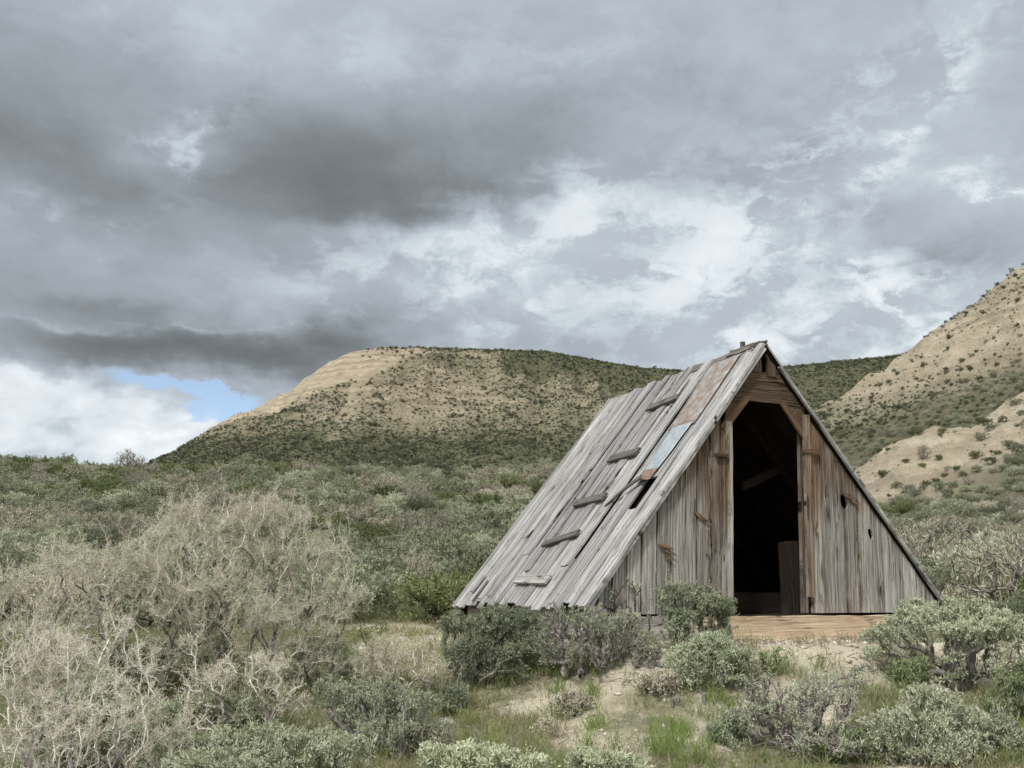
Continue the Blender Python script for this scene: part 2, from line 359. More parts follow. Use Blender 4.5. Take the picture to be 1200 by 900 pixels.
# ------------------------------------------------------------------ wood
class Planks:
    """collects boards; each board is a closed slab with its own grain offset (UV in metres) and tone"""
    def __init__(s): s.V = []; s.F = []; s.UV = []; s.C = []; s.n = 0; s.B = []
    def slab(s, o, eu, ev, en, u0, u1, vl, vr, th, nu=10, nv=2, ends=(0, 0), warm=0.0, ulim=None, cup=0.004, edge=.003, tone=None, bend=0.0):
        """o origin; eu along grain, ev across, en outward; vl/vr numbers or functions of u; ulim(v)-> (u0,u1)"""
        o, eu, ev, en = (np.asarray(a, float) for a in (o, eu, ev, en))
        fl = vl if callable(vl) else (lambda u, k=vl: k); fr = vr if callable(vr) else (lambda u, k=vr: k)
        ph = rng.random(6) * 50; r = (rng.random(), rng.random())
        if tone is not None: r = (tone, r[1])
        top = np.zeros((nu + 1, nv + 1, 3)); uv = np.zeros((nu + 1, nv + 1, 2)); warmth = np.zeros((nu + 1, nv + 1))
        e0 = (rng.random(nv + 1) - .5) * 2 * ends[0]; e1 = (rng.random(nv + 1) - .5) * 2 * ends[1]
        for i in range(nu + 1):
            for j in range(nv + 1):
                tj = j / nv
                if ulim: a, b = ulim(fl((u0 + u1) / 2) * (1 - tj) + fr((u0 + u1) / 2) * tj)
                else: a, b = u0, u1
                a += e0[j]; b += e1[j]
                u = a + (b - a) * i / nu
                l_, r_ = fl(u), fr(u)
                l_ += (float(vnoise(u * 6 + ph[0], 0, 3)) - .5) * 2 * edge; r_ += (float(vnoise(u * 6 + ph[1], 0, 3)) - .5) * 2 * edge
                v = l_ + (r_ - l_) * tj
                if ulim:
                    a, b = ulim(v); a += e0[j]; b += e1[j]; u = a + (b - a) * i / nu
                hgt = cup * ((2 * tj - 1) ** 2 - .5) * (1 if r[1] > .4 else -1) + (float(vnoise(u * 1.3 + ph[2], tj * 1.5 + ph[3], 4)) - .5) * cup * 2 + bend * ((i / nu) ** 2)
                top[i, j] = o + eu * u + ev * v + en * hgt
                uv[i, j] = (u, v)
                warmth[i, j] = warm(u, v) if callable(warm) else warm
        bot = top - en * th
        b0 = s.n; m = (nu + 1) * (nv + 1)
        for A in (top, bot):
            s.V += [tuple(p) for p in A.reshape(-1, 3)]; s.UV += [tuple(p) for p in uv.reshape(-1, 2)]
            s.C += [(r[0], r[1], float(x), 1) for x in warmth.reshape(-1)]
        I = lambda i, j, k=0: b0 + k * m + i * (nv + 1) + j
        flip = np.dot(np.cross(eu, ev), en) < 0
        fs = []
        for i in range(nu):
            for j in range(nv):
                fs.append((I(i, j), I(i + 1, j), I(i + 1, j + 1), I(i, j + 1))); fs.append((I(i, j + 1, 1), I(i + 1, j + 1, 1), I(i + 1, j, 1), I(i, j, 1)))
            fs.append((I(i, 0), I(i, 0, 1), I(i + 1, 0, 1), I(i + 1, 0))); fs.append((I(i, nv), I(i + 1, nv), I(i + 1, nv, 1), I(i, nv, 1)))
        for j in range(nv):
            fs.append((I(0, j), I(0, j + 1), I(0, j + 1, 1), I(0, j, 1))); fs.append((I(nu, j), I(nu, j, 1), I(nu, j + 1, 1), I(nu, j + 1)))
        if flip: fs = [f[::-1] for f in fs]
        s.B += [1 if min(f) >= b0 + m else 0 for f in fs]
        s.F += fs; s.n += 2 * m
    def build(s, name, mat, parent=None, under=None):
        me = bpy.data.meshes.new(name); me.from_pydata(s.V, [], s.F); me.materials.append(mat)
        if under: me.materials.append(under); me.polygons.foreach_set('material_index', s.B)
        uvl = me.uv_layers.new(name='grain'); ca = me.color_attributes.new('pl', 'FLOAT_COLOR', 'POINT')
        vi = np.zeros(len(me.loops), np.int32); me.loops.foreach_get('vertex_index', vi)
        uvl.data.foreach_set('uv', np.array(s.UV, np.float32)[vi].ravel()); ca.data.foreach_set('color', np.array(s.C, np.float32).ravel())
        o = bpy.data.objects.new(name, me); COL.objects.link(o)
        if parent is not None: o.parent = parent
        return o
def wood_mat(name, dark, mid, light, warm_dark, warm_light, crackf=1.0, knot=True, bstr=.7):
    m, t = new_mat(name)
    uv = t.add('ShaderNodeUVMap', uv_map='grain').outputs[0]
    pl = t.add('ShaderNodeSeparateColor', {0: t.add('ShaderNodeAttribute', attribute_name='pl').outputs['Color']}).outputs
    s = t.add('ShaderNodeSeparateXYZ', {0: uv}); U, V = s.outputs[0], s.outputs[1]
    ou = t.m('MULTIPLY', pl[0], 53); ov = t.m('MULTIPLY', pl[1], 31)
    # knots bend the grain round them
    kv = t.comb(t.m('ADD', t.m('MULTIPLY', U, 1.7), ou), t.m('ADD', t.m('MULTIPLY', V, 5.5), ov), 0)
    vor = t.add('ShaderNodeTexVoronoi', {'Vector': kv, 'Scale': 1.0, 'Randomness': 1.0}, feature='F1').outputs['Distance']
    kn = t.ss(vor, .30, .04) if knot else 0.0
    V2 = t.m('ADD', V, t.m('MULTIPLY', kn, .035)) if knot else V
    wob = t.m('MULTIPLY', t.m('SUBTRACT', t.noise(t.comb(t.m('ADD', U, ou), t.m('MULTIPLY', V, 3), 0), 1.6, 2, .5), .5), .03)
    V2 = t.m('ADD', V2, wob)
    def g(su, sv, d, r_=.6, off=0): return t.noise(t.comb(t.m('ADD', t.m('MULTIPLY', U, su), ou), t.m('ADD', t.m('MULTIPLY', V2, sv), t.m('ADD', ov, off)), 0), 1.0, d, r_)
    g1 = g(1.3, 42, 5); g2 = g(3.5, 190, 3, .6, 7); g3 = g(.9, 7, 4, .6, 3); ck = g(.8, 30, 3, .5, 17)
    gray = t.ramp(g1, [(.30, dark), (.48, mid), (.66, light)])
    wc = t.ramp(g1, [(.32, warm_dark), (.62, warm_light)])
    wf = t.m('MULTIPLY', pl[2], t.ss(g3, .25, .6, .45, 1.0), clamp=True)
    c = t.mix(wf, gray, wc)
    c = t.mix(t.ss(g2, .35, .62, .32, 0), c, tuple(x * .45 for x in dark))
    c = t.mix(t.ss(g3, .56, .72, 0, .38), c, tuple(x * .8 for x in mid))
    c = t.mix(t.ss(g3, .42, .30, 0, .35), c, light)
    crack = t.ss(t.m('ABSOLUTE', t.m('SUBTRACT', ck, .5)), .004, .017, crackf, 0)
    cm = t.m('MULTIPLY', crack, t.ss(t.noise(t.comb(t.m('ADD', U, ou), t.m('ADD', t.m('MULTIPLY', V, 2), ov), 0), 1.7, 2), .54, .62))
    c = t.mix(cm, c, (.02, .016, .012))
    if knot:
        c = t.mix(t.m('MULTIPLY', t.ss(vor, .34, .08, 0, .75), t.ss(t.noise(kv, 3.0, 4, .6), .42, .58)), c, warm_dark)
        c = t.mix(t.ss(vor, .11, .04, 0, .9), c, (.045, .028, .018))
    tone = t.lin(pl[0], 0, 1, .70, 1.22)
    c = t.mix(1.0, c, t.comb(tone, tone, tone), 'MULTIPLY')
    h = t.m('SUBTRACT', t.m('ADD', g1, t.m('MULTIPLY', g2, .5)), t.m('MULTIPLY', cm, 1.2))
    finish(t, c, .88, h, bstr, .016, spec=.18)
    return m
M_roof = wood_mat('weathered_grey_wood', (.135, .134, .130), (.315, .312, .302), (.50, .495, .48), (.13, .10, .075), (.36, .31, .25))
M_wall = wood_mat('weathered_wall_wood', (.10, .094, .084), (.335, .322, .295), (.60, .585, .545), (.05, .031, .018), (.23, .15, .085), crackf=1.0, bstr=1.0)
M_warm = wood_mat('brown_wood', (.045, .032, .024), (.095, .068, .048), (.17, .125, .088), (.045, .028, .017), (.16, .095, .052))
M_sill = wood_mat('fresh_beam_wood', (.30, .215, .14), (.49, .385, .275), (.60, .50, .375), (.30, .19, .105), (.53, .39, .26), crackf=.9)
M_splint = wood_mat('torn_wood', (.12, .075, .04), (.22, .145, .085), (.34, .24, .15), (.12, .07, .04), (.30, .19, .11))
M_dark = wood_mat('dark_cleat_wood', (.06, .055, .05), (.145, .135, .12), (.24, .225, .205), (.08, .06, .04), (.22, .18, .14))
M_in_shade = wood_mat('shaded_inner_wood', (.014, .010, .008), (.027, .02, .015), (.048, .036, .027), (.02, .012, .008), (.05, .033, .02))  # near-black inside faces and timbers: interior shade put into the wood colour

shed = bpy.data.objects.new('shed', None); COL.objects.link(shed)
shed.location = tuple(HUT_O); shed.rotation_euler = (0, 0, HUT_YAW)
tag(shed, 'weathered grey plank A-frame shed with an open dark doorway, standing on the sandy clearing', 'shed')
APX, APZ, WL, WR, RL = -.05, 2.91, -2.445, 2.44, 3.30
X, Y_, Z_ = np.eye(3)
def ztop(a): return APZ * (a - WL) / (APX - WL) if a < APX else APZ * (WR - a) / (WR - APX)
LEAN = .05
def front_warm(u, v):
    d = max(0, 1 - abs(v - .45) / .30) if v > 0 else max(0, 1 - abs(v + .75) / .38)
    top = float(sst(u, .75, 1.7))
    st = 0
    for c0, hi in ((.967, 1.25), (1.166, 1.2), (-.925, 1.9)):
        if u < hi: st = max(st, 1 - abs(v - c0) / .035)
    return min(1, .10 + .95 * top + .85 * d * (.35 + .65 * float(sst(u, .2, 1.4))) + 1.0 * max(st, 0) * (.4 + .9 * float(vnoise(u * 9, v * 4, 12))))
def notch(base, u0, hw, depth, sgn):
    def f(u):
        k = 1 - ((u - u0) / hw) ** 2
        return (base(u) if callable(base) else base) + (sgn * depth * math.sqrt(k) if k > 0 else 0)
    return f
pf = Planks()
# z runs along the board (u), a across (v)
def front_board(a0, a1, z0=-.08, z1=None, th=.028, yo=0.0, nu=34, **kw):
    def ul(v):
        aa = v + LEAN * .8
        zt = ztop(v + LEAN * max(0, ztop(v))) - .045
        if z1 is not None: zt = min(zt, z1)
        return (z0, max(zt, z0 + .02))
    eu = np.array([LEAN, 0, 1.0]); ev = X
    pf.slab((0, yo, 0), eu, ev, -Y_, z0, 2, a0, a1, th, nu=nu, nv=4, warm=front_warm, ulim=ul, **kw)
gp = .013
def jag(base, amp, seed, lo=.15, hi=1.95):
    def f(u):
        w_ = max(0.0, 1 - abs((u - (lo + hi) / 2) / ((hi - lo) / 2)) ** 6)
        return base + amp * w_ * (2 * float(vnoise(u * 7 + seed, seed, 2)) - 1) + amp * .5 * w_ * (2 * float(vnoise(u * 23 + seed, seed, 6)) - 1)
    return f
L_edges = [-2.44, -2.28, -2.13, -1.955, -1.79, -1.60, -1.43, -1.25, -1.10]
for a0, a1 in zip(L_edges[:-1], L_edges[1:]): front_board(a0 + gp * rng.random(), a1 - gp * (.4 + rng.random()), yo=-.006 * rng.random())
j1 = jag(-.925, .022, 3.3); 
front_board(-1.095, lambda u: j1(u) - .012)
front_board(lambda u: j1(u) + .006, -.79, yo=-.004)
front_board(-.782, -.655, z1=1.93, yo=-.01)
R_edges = [.445, .70, .985, 1.19, 1.395, 1.425, 1.575, 1.72, 1.875, 2.08, 2.255, 2.42]
front_board(.45, .612, yo=-.004)
front_board(.620, .79)
front_board(.795, notch(jag(.962, .008, 5.1, .1, 1.6), 1.17, .085, .05, -1), yo=-.003, nu=110)
front_board(notch(jag(.972, .008, 5.1, .1, 1.6), 1.18, .08, .05, 1), jag(1.156, .010, 8.2, .0, 1.4), nu=110)
front_board(jag(1.178, .010, 8.2, .0, 1.4), notch(1.37, .80, .06, .05, -1), yo=-.002, nu=110)
front_board(notch(1.382, .80, .045, .02, 1), 1.52, yo=.004, nu=110)
front_board(1.535, 1.72); front_board(1.724, 1.845); front_board(1.852, 2.03, yo=-.003); front_board(2.034, 2.17); front_board(2.175, 2.30); front_board(2.31, 2.44)
fw = pf.build('front_wall', M_wall, shed, M_in_shade)
# gable boards
pg = Planks()
def gb(z0, z1, yo, sag=0.0, wz=.8, th=.03, inset=.05):
    am = lambda z: (WL + (APX - WL) * z / APZ + inset, WR - (WR - APX) * z / APZ - inset)
    def ul(v): return am(min(v, 2.85))
    pg.slab((0, yo, 0), X, Z_, -Y_, -.5, .5, lambda u: z0 + sag * (1 - (u / .5) ** 2), z1, th, nu=14, nv=3, warm=wz, ulim=ul, edge=.006)
gb(2.235, 2.40, -.016, .02, .35); gb(2.405, 2.495, -.004, 0, .2); gb(2.50, 2.60, -.012, 0, .6)
def gv(a0, a1, zb, yo, wz=.5):
    pg.slab((0, yo, 0), Z_, X, -Y_, zb, 2.8, a0, a1, .028, nu=8, nv=2, warm=wz, ulim=lambda v: (zb, max(zb + .03, ztop(v) - .05)), ends=(0, .01), edge=.006)
gv(-.31, -.075, 2.606, .0, .2); gv(-.015, .105, 2.56, -.03, .2); gv(.11, .26, 2.606, -.006, .5)
pg.build('gable_boards', M_warm, shed)
# knee braces closing the top corners of the doorway
pb = Planks()
def kb(p0, p1, wdt, side, yo):
    p0 = np.array([p0[0], 0, p0[1]]); p1 = np.array([p1[0], 0, p1[1]]); d = p1 - p0; Ln = np.linalg.norm(d); d /= Ln
    n = np.cross(d, Y_) * side
    pb.slab(p0 + Y_ * yo, d, n, -Y_, 0, Ln, 0, wdt, .03, nu=8, nv=2, warm=.75)
kb((-.64, 1.87), (-.285, 2.245), .085, 1, -.02); pb.build('door_brace', M_warm, shed); pb = Planks()
def tri_board(pts, yo, wz):
    """a board sawn to fill the corner between brace and rake"""
    (x0, z0), (x1, z1), (x2, z2), (x3, z3) = pts
    pb.slab((0, yo, 0), Z_, X, -Y_, 0, 1, lambda u: 0, lambda u: 1, .02, nu=1, nv=1)
    k = len(pb.V) - 8
    for i, (x, z) in zip((0, 1, 3, 2), ((x0, z0), (x1, z1), (x2, z2), (x3, z3))):
        pb.V[k + i] = (x, yo, z); pb.V[k + 4 + i] = (x, yo + .02, z); pb.UV[k + i] = pb.UV[k + 4 + i] = ((x + z) * .7, (z - x) * .7)
        pb.C[k + i] = pb.C[k + 4 + i] = (.5, .5, wz, 1)
tri_board([(-.655, 1.86), (-.63, 1.86), (-.29, 2.25), (-.58, 2.25)], .0, .6); pb.build('corner_board', M_warm, shed); pb = Planks()
tri_board([(.47, 1.86), (.475, 1.86), (.52, 2.24), (.17, 2.255)], .0, .7); pb.build('corner_board', M_warm, shed); pb = Planks()
kb((.16, 2.25), (.46, 1.86), .075, 1, -.02)
pb.build('door_brace', M_warm, shed)
# door jambs
pj = Planks()
pj.slab((0, -.035, 0), (LEAN, 0, 1), X, -Y_, -.08, 1.93, -.70, -.652, .05, nu=20, nv=2, warm=lambda u, v: .25 + .5 * float(sst(u, .8, 1.8)), edge=.004)
pj.slab((0, -.04, 0), (LEAN, 0, 1), X, -Y_, .10, 2.16, .362, .448, .035, nu=22, nv=2, warm=lambda u, v: .9, edge=.005, ends=(.01, .02))
pj.slab((0, .06, 0), (LEAN, 0, 1), X, -Y_, -.08, 1.95, .38, .46, .05, nu=12, nv=2, warm=.8)
pj.slab((0, -.03, 0), (LEAN, 0, 1), X, -Y_, 1.62, 1.99, -.73, -.645, .03, nu=6, nv=2, warm=.6)
pj.build('door_frame', M_wall, shed)
pj = Planks()
pj.slab((0, -.055, 0), X, Z_, -Y_, .42, .66, 1.70, 1.745, .03, nu=5, nv=2, warm=.6, ends=(.01, .01)); pj.build('door_batten', M_warm, shed); pj = Planks()
pj.slab((0, -.055, 0), X, Z_, -Y_, -.80, -.64, 1.585, 1.62, .035, nu=5, nv=2, warm=.8, ends=(.01, .01))
pj.build('door_batten', M_warm, shed)
# orange splintered scars left where wood has torn away
for (a, z, ln_, an, wd) in ((-1.02, .93, .20, -.6, .05), (-.97, .90, .12, -.5, .03), (-1.47, .60, .22, -.25, .035), (-1.45, .55, .20, -.35, .03), (-1.44, .49, .13, -.3, .025), (1.07, 1.235, .17, -.35, .05), (1.16, 1.17, .12, -.5, .035)):
    d = np.array([math.cos(an), 0, math.sin(an)]); n = np.cross(Y_, d); ps = Planks()
    ps.slab((a - d[0] * ln_ / 2, -.031, z - d[2] * ln_ / 2), d, n, -Y_, 0, ln_, lambda u, L=ln_, w_=wd: -w_ / 2 * math.sin(math.pi * min(max(u / L, .02), .98)), lambda u, L=ln_, w_=wd: w_ / 2 * math.sin(math.pi * min(max(u / L, .02), .98)) ** .6, .012, nu=8, nv=2, warm=1.0, edge=.008)
    ps.build('splinter', M_splint, shed)

# ---- roof
UPL = np.array([APX - WL, 0, APZ]); SL = np.linalg.norm(UPL); UPL /= SL; NL = np.array([-UPL[2], 0, UPL[0]])
UPR = np.array([APX - WR, 0, APZ]); SR = np.linalg.norm(UPR); UPR /= SR; NR = np.array([UPR[2], 0, -UPR[0]])
OL = np.array([WL, 0, 0]); OR = np.array([WR, 0, 0])
pr = Planks()
s = -.05; widths = []
while s < RL + .02:
    wd = random.choice([.10, .13, .155, .17, .19, .21]); widths.append((s, min(wd, RL + .05 - s))); s += wd
for k, (s0, wd) in enumerate(widths):
    if wd < .04: continue
    mid_ = s0 + wd / 2; off = random.uniform(-.012, .012) + (.016 if k % 3 == 0 else 0)
    top_u = SL - .01 - (0.05 * (mid_ > 1.95)) + random.uniform(-.02, .03); b_u = -.02 + random.uniform(-.05, .035)
    kw = dict(nv=3, ends=(.012, .012), cup=.006, edge=.004, warm=lambda u, v: .14 * float(vnoise(u * 1.2, v * 5, 9)))
    ro = OL + NL * (.035 + off)
    if .30 < mid_ < .46 or (mid_ < .30 < s0 + wd - .03 and False):
        pr.slab(ro, UPL, Y_, NL, b_u, 1.27, s0 + .003, s0 + wd - .006, .022, nu=14, **kw)
        pr.slab(ro, UPL, Y_, NL, 1.74, top_u, s0 + .003, s0 + wd - .006, .022, nu=18, **kw)
    elif k in (6, 12, 15) :
        cut = random.uniform(.5, 1.1)
        pr.slab(ro, UPL, Y_, NL, b_u - .02, cut, s0 + .003, s0 + wd - .006, .022, nu=8, **kw)
        pr.slab(ro + NL * .018, UPL, Y_, NL, cut - .12, top_u, s0 + .003, s0 + wd - .006, .022, nu=24, **kw)
    else:
        pr.slab(ro, UPL, Y_, NL, b_u, top_u, s0 + .003, s0 + wd - .006, .022, nu=30, **kw)
# narrow battens nailed over some joints, and the rake strips along the front edge
for (s0, wd, u0, u1, lift) in ((1.83, .05, .62, SL - .05, .055), (2.33, .045, .1, 3.5, .05), (1.30, .05, .2, 2.6, .05), (.62, .05, .0, 1.6, .05), (2.95, .05, .2, 3.6, .055), (.115, .05, -.04, 2.9, .052), (1.12, .045, 2.3, 3.5, .05), (2.70, .06, .02, .34, .075), (2.52, .09, .05, .42, .07), (2.90, .07, .16, .42, .075)):
    pr.slab(OL + NL * lift, UPL, Y_, NL, u0, u1, s0, s0 + wd, .02, nu=22, nv=2, ends=(.01, .01), edge=.004, warm=.05)
pr.slab(OL + NL * .052, UPL, Y_, NL, -.03, SL - .02, -.10, .03, .03, nu=30, nv=2, ends=(.02, .01), cup=.010, edge=.007, warm=.02, tone=.9)
pr.build('left_roof_slope', M_roof, shed, M_in_shade)  # board undersides take the wood darkened for interior shade
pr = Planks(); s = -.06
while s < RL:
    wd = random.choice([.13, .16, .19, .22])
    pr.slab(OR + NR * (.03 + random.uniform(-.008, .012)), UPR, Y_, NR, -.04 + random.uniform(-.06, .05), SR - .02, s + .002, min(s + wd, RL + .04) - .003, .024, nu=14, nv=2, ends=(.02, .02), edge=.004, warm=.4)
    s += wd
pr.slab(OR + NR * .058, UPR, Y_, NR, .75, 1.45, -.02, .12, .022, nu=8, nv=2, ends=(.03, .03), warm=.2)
pr.build('right_roof_slope', M_roof, shed, M_in_shade)
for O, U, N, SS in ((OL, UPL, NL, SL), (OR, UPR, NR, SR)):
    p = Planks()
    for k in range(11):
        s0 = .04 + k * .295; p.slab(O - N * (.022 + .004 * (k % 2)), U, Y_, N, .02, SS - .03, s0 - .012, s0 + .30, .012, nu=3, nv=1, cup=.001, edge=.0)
    p.build('roof_lining', M_in_shade, shed)
# rake trim in front of the wall
pk = Planks()
pk.slab(OL + NL * .012, UPL, -Y_, NL, -.05, 2.86, .035, .082, .04, nu=26, nv=2, warm=.0, tone=1.0, cup=.009, edge=.006, ends=(.01, .01))
pk.slab(OL + NL * .020, UPL, -Y_, NL, 2.82, SL - .05, .04, .088, .045, nu=10, nv=2, warm=.0, tone=.95, edge=.003, ends=(.01, .01))
pk.slab(OR + NR * .010, UPR, -Y_, NR, .02, SR - .30, .035, .075, .035, nu=26, nv=2, warm=.1, tone=.2, cup=.010, edge=.006, ends=(.01, .01))
pk.build('rake_trim', M_roof, shed)
# ridge cap and debris
pc = Planks()
for (s0, s1, lift, wdt, dz) in ((.02, 1.30, .045, .11, .0), (.9, 2.15, .035, .11, -.015), (2.1, 3.3, .02, .09, -.05), (.1, .55, .066, .07, .0)):
    pc.slab(np.array([APX, 0, APZ + dz]) + NL * lift, Y_, -UPL, NL, s0, s1, -.02, wdt, .02, nu=14, nv=2, ends=(.03, .03), edge=.016, cup=.012, warm=.2)
    pc.slab(np.array([APX, 0, APZ + dz]) + NR * lift, Y_, -UPR, NR, s0 + .03, s1 - .05, -.02, wdt, .02, nu=14, nv=2, ends=(.03, .03), edge=.012, cup=.008, warm=.2)
for k in range(20):
    a_ = random.uniform(-.35, .35); d = np.array([math.sin(a_), math.cos(a_) * random.choice((-1, 1)), random.uniform(-.15, .25)]); d /= np.linalg.norm(d)
    e = np.cross(d, Z_); e /= np.linalg.norm(e)
    pc.slab((APX + random.uniform(-.05, .035), random.uniform(-.02, .22), APZ + .045 + random.uniform(-.02, .02)), d, e, np.cross(e, d) * (1 if np.cross(e, d)[2] > 0 else -1), -.07, .07, -.022, .022, .018, nu=4, nv=1, ends=(.02, .02), edge=.01, warm=.3)
pc.slab((APX - .015, .30, APZ), Z_, X, -Y_, -.02, .13, -.02, .022, .045, nu=3, nv=1, edge=.006, tone=.05)
pc.build('ridge_cap', M_dark, shed)
# cleats of the roof ladder
CLN = []
for (t0, s0, t1, s1, th) in ((3.084, 1.654, 3.146, 1.04, .10), (2.209, 1.71, 2.228, 1.072, .10), (1.491, 1.761, 1.523, 1.096, .10), (.856, 1.809, .978, 1.105, .09), (.322, 1.843, .295, 1.021, .12)):
    d2 = np.array([s0 - s1, t0 - t1]); Ln = np.hypot(*d2); d2 /= Ln
    d = Y_ * d2[0] + UPL * d2[1]; e = -Y_ * d2[1] + UPL * d2[0]
    p = Planks(); p.slab(OL + Y_ * s1 + UPL * t1 + NL * .090, d, e, NL, 0, Ln, -th / 2, th / 2, .030, nu=8, nv=2, ends=(.02, .02), edge=.004, warm=.2, tone=.9 if t0 < .5 else random.uniform(.1, .5))
    for q_ in (.12, .88): CLN.append(OL + Y_ * (s1 + d2[0] * Ln * q_) + UPL * (t1 + d2[1] * Ln * q_) + NL * .097)
    p.build('roof_cleat', M_roof if t0 < .5 else M_dark, shed)
# metal patches
def metal(name, c1, c2, c3, sc):
    m, t = new_mat(name); P = t.add('ShaderNodeTexCoord').outputs['Object']
    n = t.noise(P, sc, 6, .65); n2 = t.noise(P, 60, 4, .7)
    c = t.ramp(n, [(.36, c1), (.5, c2), (.62, c3)]); c = t.mix(t.ss(n2, .55, .7, 0, .5), c, tuple(x * .55 for x in c2))
    finish(t, c, .6, n2, .3, .004, spec=.4, metal=.15); return m
M_blue = metal('blue_grey_sheet', (.24, .28, .305), (.30, .345, .37), (.36, .395, .41), 8)
M_rust = metal('rusty_sheet', (.31, .34, .36), (.26, .215, .18), (.22, .16, .125), 9)
def sheet(name, mat, corners, lift, curl=0.0, n=10):
    """bent thin sheet on the left slope; corners (s,t) bl, br, tr, tl"""
    V = []
    for k in (0, 1):
        for i in range(n + 1):
            for j in range(n + 1):
                u, v = i / n, j / n
                a = [(1 - u) * (1 - v), u * (1 - v), u * v, (1 - u) * v]
                s_ = sum(w_ * c[0] for w_, c in zip(a, corners)); t_ = sum(w_ * c[1] for w_, c in zip(a, corners))
                s_ += .012 * (float(vnoise(v * 5, u * 3, 77)) - .5); h = lift + .010 * float(vnoise(u * 4, v * 4, 78)) + curl * max(0, .25 - v) * 4 * (.3 + u)
                V.append(OL + Y_ * s_ + UPL * t_ + NL * (h - .0035 * k))
    F_ = []; m = (n + 1) ** 2
    for i in range(n):
        for j in range(n):
            a = i * (n + 1) + j; F_ += [(a, a + 1, a + n + 2, a + n + 1), (m + a + n + 1, m + a + n + 2, m + a + 1, m + a)]
    for i in range(n):
        for a, b in ((i, i + 1), (n * (n + 1) + i + 1, n * (n + 1) + i), ((i + 1) * (n + 1), i * (n + 1)), (i * (n + 1) + n, (i + 1) * (n + 1) + n)): F_.append((a, m + a, m + b, b))
    return link(name, np_mesh(name, V, F_, mat, smooth=False), shed)
o = sheet('metal_patch', M_blue, [(.60, 1.84), (.30, 1.82), (.25, 2.55), (.64, 2.53)], .064, 0); o['label'] = 'smooth blue grey metal patch'
o = sheet('metal_patch', M_rust, [(.70, 2.50), (.20, 2.52), (.24, 3.66), (.80, 3.62)], .062); o['label'] = 'rust stained metal patch under the ridge'
m_, t_ = new_mat('bent_rust'); finish(t_, t_.ramp(t_.noise(t_.add('ShaderNodeTexCoord').outputs['Object'], 14, 5, .6), [(.35, (.15, .095, .065)), (.65, (.27, .20, .155))]), .75)
o = sheet('metal_patch', m_, [(.56, 1.68), (.32, 1.62), (.30, 1.84), (.58, 1.85)], .068, .05); o['label'] = 'small torn rusty metal patch'
p = Planks()
dd = (Y_ * (.87 - .40) + UPL * (1.33 - 1.68)); Ln = np.linalg.norm(dd); dd /= Ln; ee = np.cross(NL, dd)
p.slab(OL + Y_ * .44 + UPL * 1.70 + NL * .125, dd, ee, NL, 0, Ln, lambda u: -.035 * (1 - .8 * u / .6), lambda u: .035 * (1 - .8 * u / .6), .02, nu=10, nv=2, edge=.006, bend=-.04, warm=.3)
p.build('broken_board', M_dark, shed)
# ---- sills, floor, rear wall, inside timbers
p = Planks(); p.slab((0, -.17, 0), X, Z_, -Y_, -1.25, 1.37, -.36, -.108, .20, nu=22, nv=3, edge=.006, cup=.012, warm=.3, ends=(.01, .01)); p.build('front_sill_beam', M_sill, shed)
for (O_, U_, V_, N_, u0, u1, v0, v1, th_) in (((WL + .10, 0, 0), Y_, Z_, -X, -.02, RL - .1, -.30, -.03, .14), ((WR - .10, 0, 0), Y_, Z_, X, -.02, RL - .1, -.30, -.03, .14), ((0, -.005, 0), X, Z_, -Y_, -2.3, -1.27, -.34, -.10, .14), ((0, -.005, 0), X, Z_, -Y_, 1.39, 2.3, -.34, -.10, .14)):
    p = Planks(); p.slab(O_, U_, V_, N_, u0, u1, v0, v1, th_, nu=16, nv=2, edge=.01, warm=.3); p.build('foundation_beam', M_roof, shed)
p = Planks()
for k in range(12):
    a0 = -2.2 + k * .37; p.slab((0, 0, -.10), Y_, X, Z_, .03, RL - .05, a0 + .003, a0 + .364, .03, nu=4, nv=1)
p.build('floor_boards', M_in_shade, shed)
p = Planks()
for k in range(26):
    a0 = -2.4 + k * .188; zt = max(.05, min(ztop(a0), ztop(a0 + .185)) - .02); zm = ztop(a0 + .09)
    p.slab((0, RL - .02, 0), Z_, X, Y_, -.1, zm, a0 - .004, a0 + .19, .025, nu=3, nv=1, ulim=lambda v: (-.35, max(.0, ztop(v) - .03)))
p.build('rear_wall', M_in_shade, shed)
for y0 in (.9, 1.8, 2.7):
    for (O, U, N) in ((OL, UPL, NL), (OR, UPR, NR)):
        p = Planks(); p.slab(O + Y_ * y0 - N * .01, U, Y_, N, .05, 3.6, 0, .06, .10, nu=4, nv=1); p.build('rafter', M_in_shade, shed)
p = Planks(); p.slab((.3, .9, 1.40), (.92, 0, .38), Z_, -Y_, 0, 1.1, -.05, .06, .05, nu=6, nv=1, tone=1, warm=.5); p.build('cross_beam', M_in_shade, shed)
p = Planks(); p.slab((0, .45, 0), Z_, X, -Y_, -.1, .74, .50, .75, .12, nu=6, nv=2, tone=.9, ends=(0, .03)); p.build('leaning_slab', M_in_shade, shed)
p = Planks(); p.slab((0, .9, 0), X, Z_, -Y_, .1, .78, -.09, .15, .3, nu=4, nv=1, tone=.6); p.build('low_step', M_in_shade, shed)
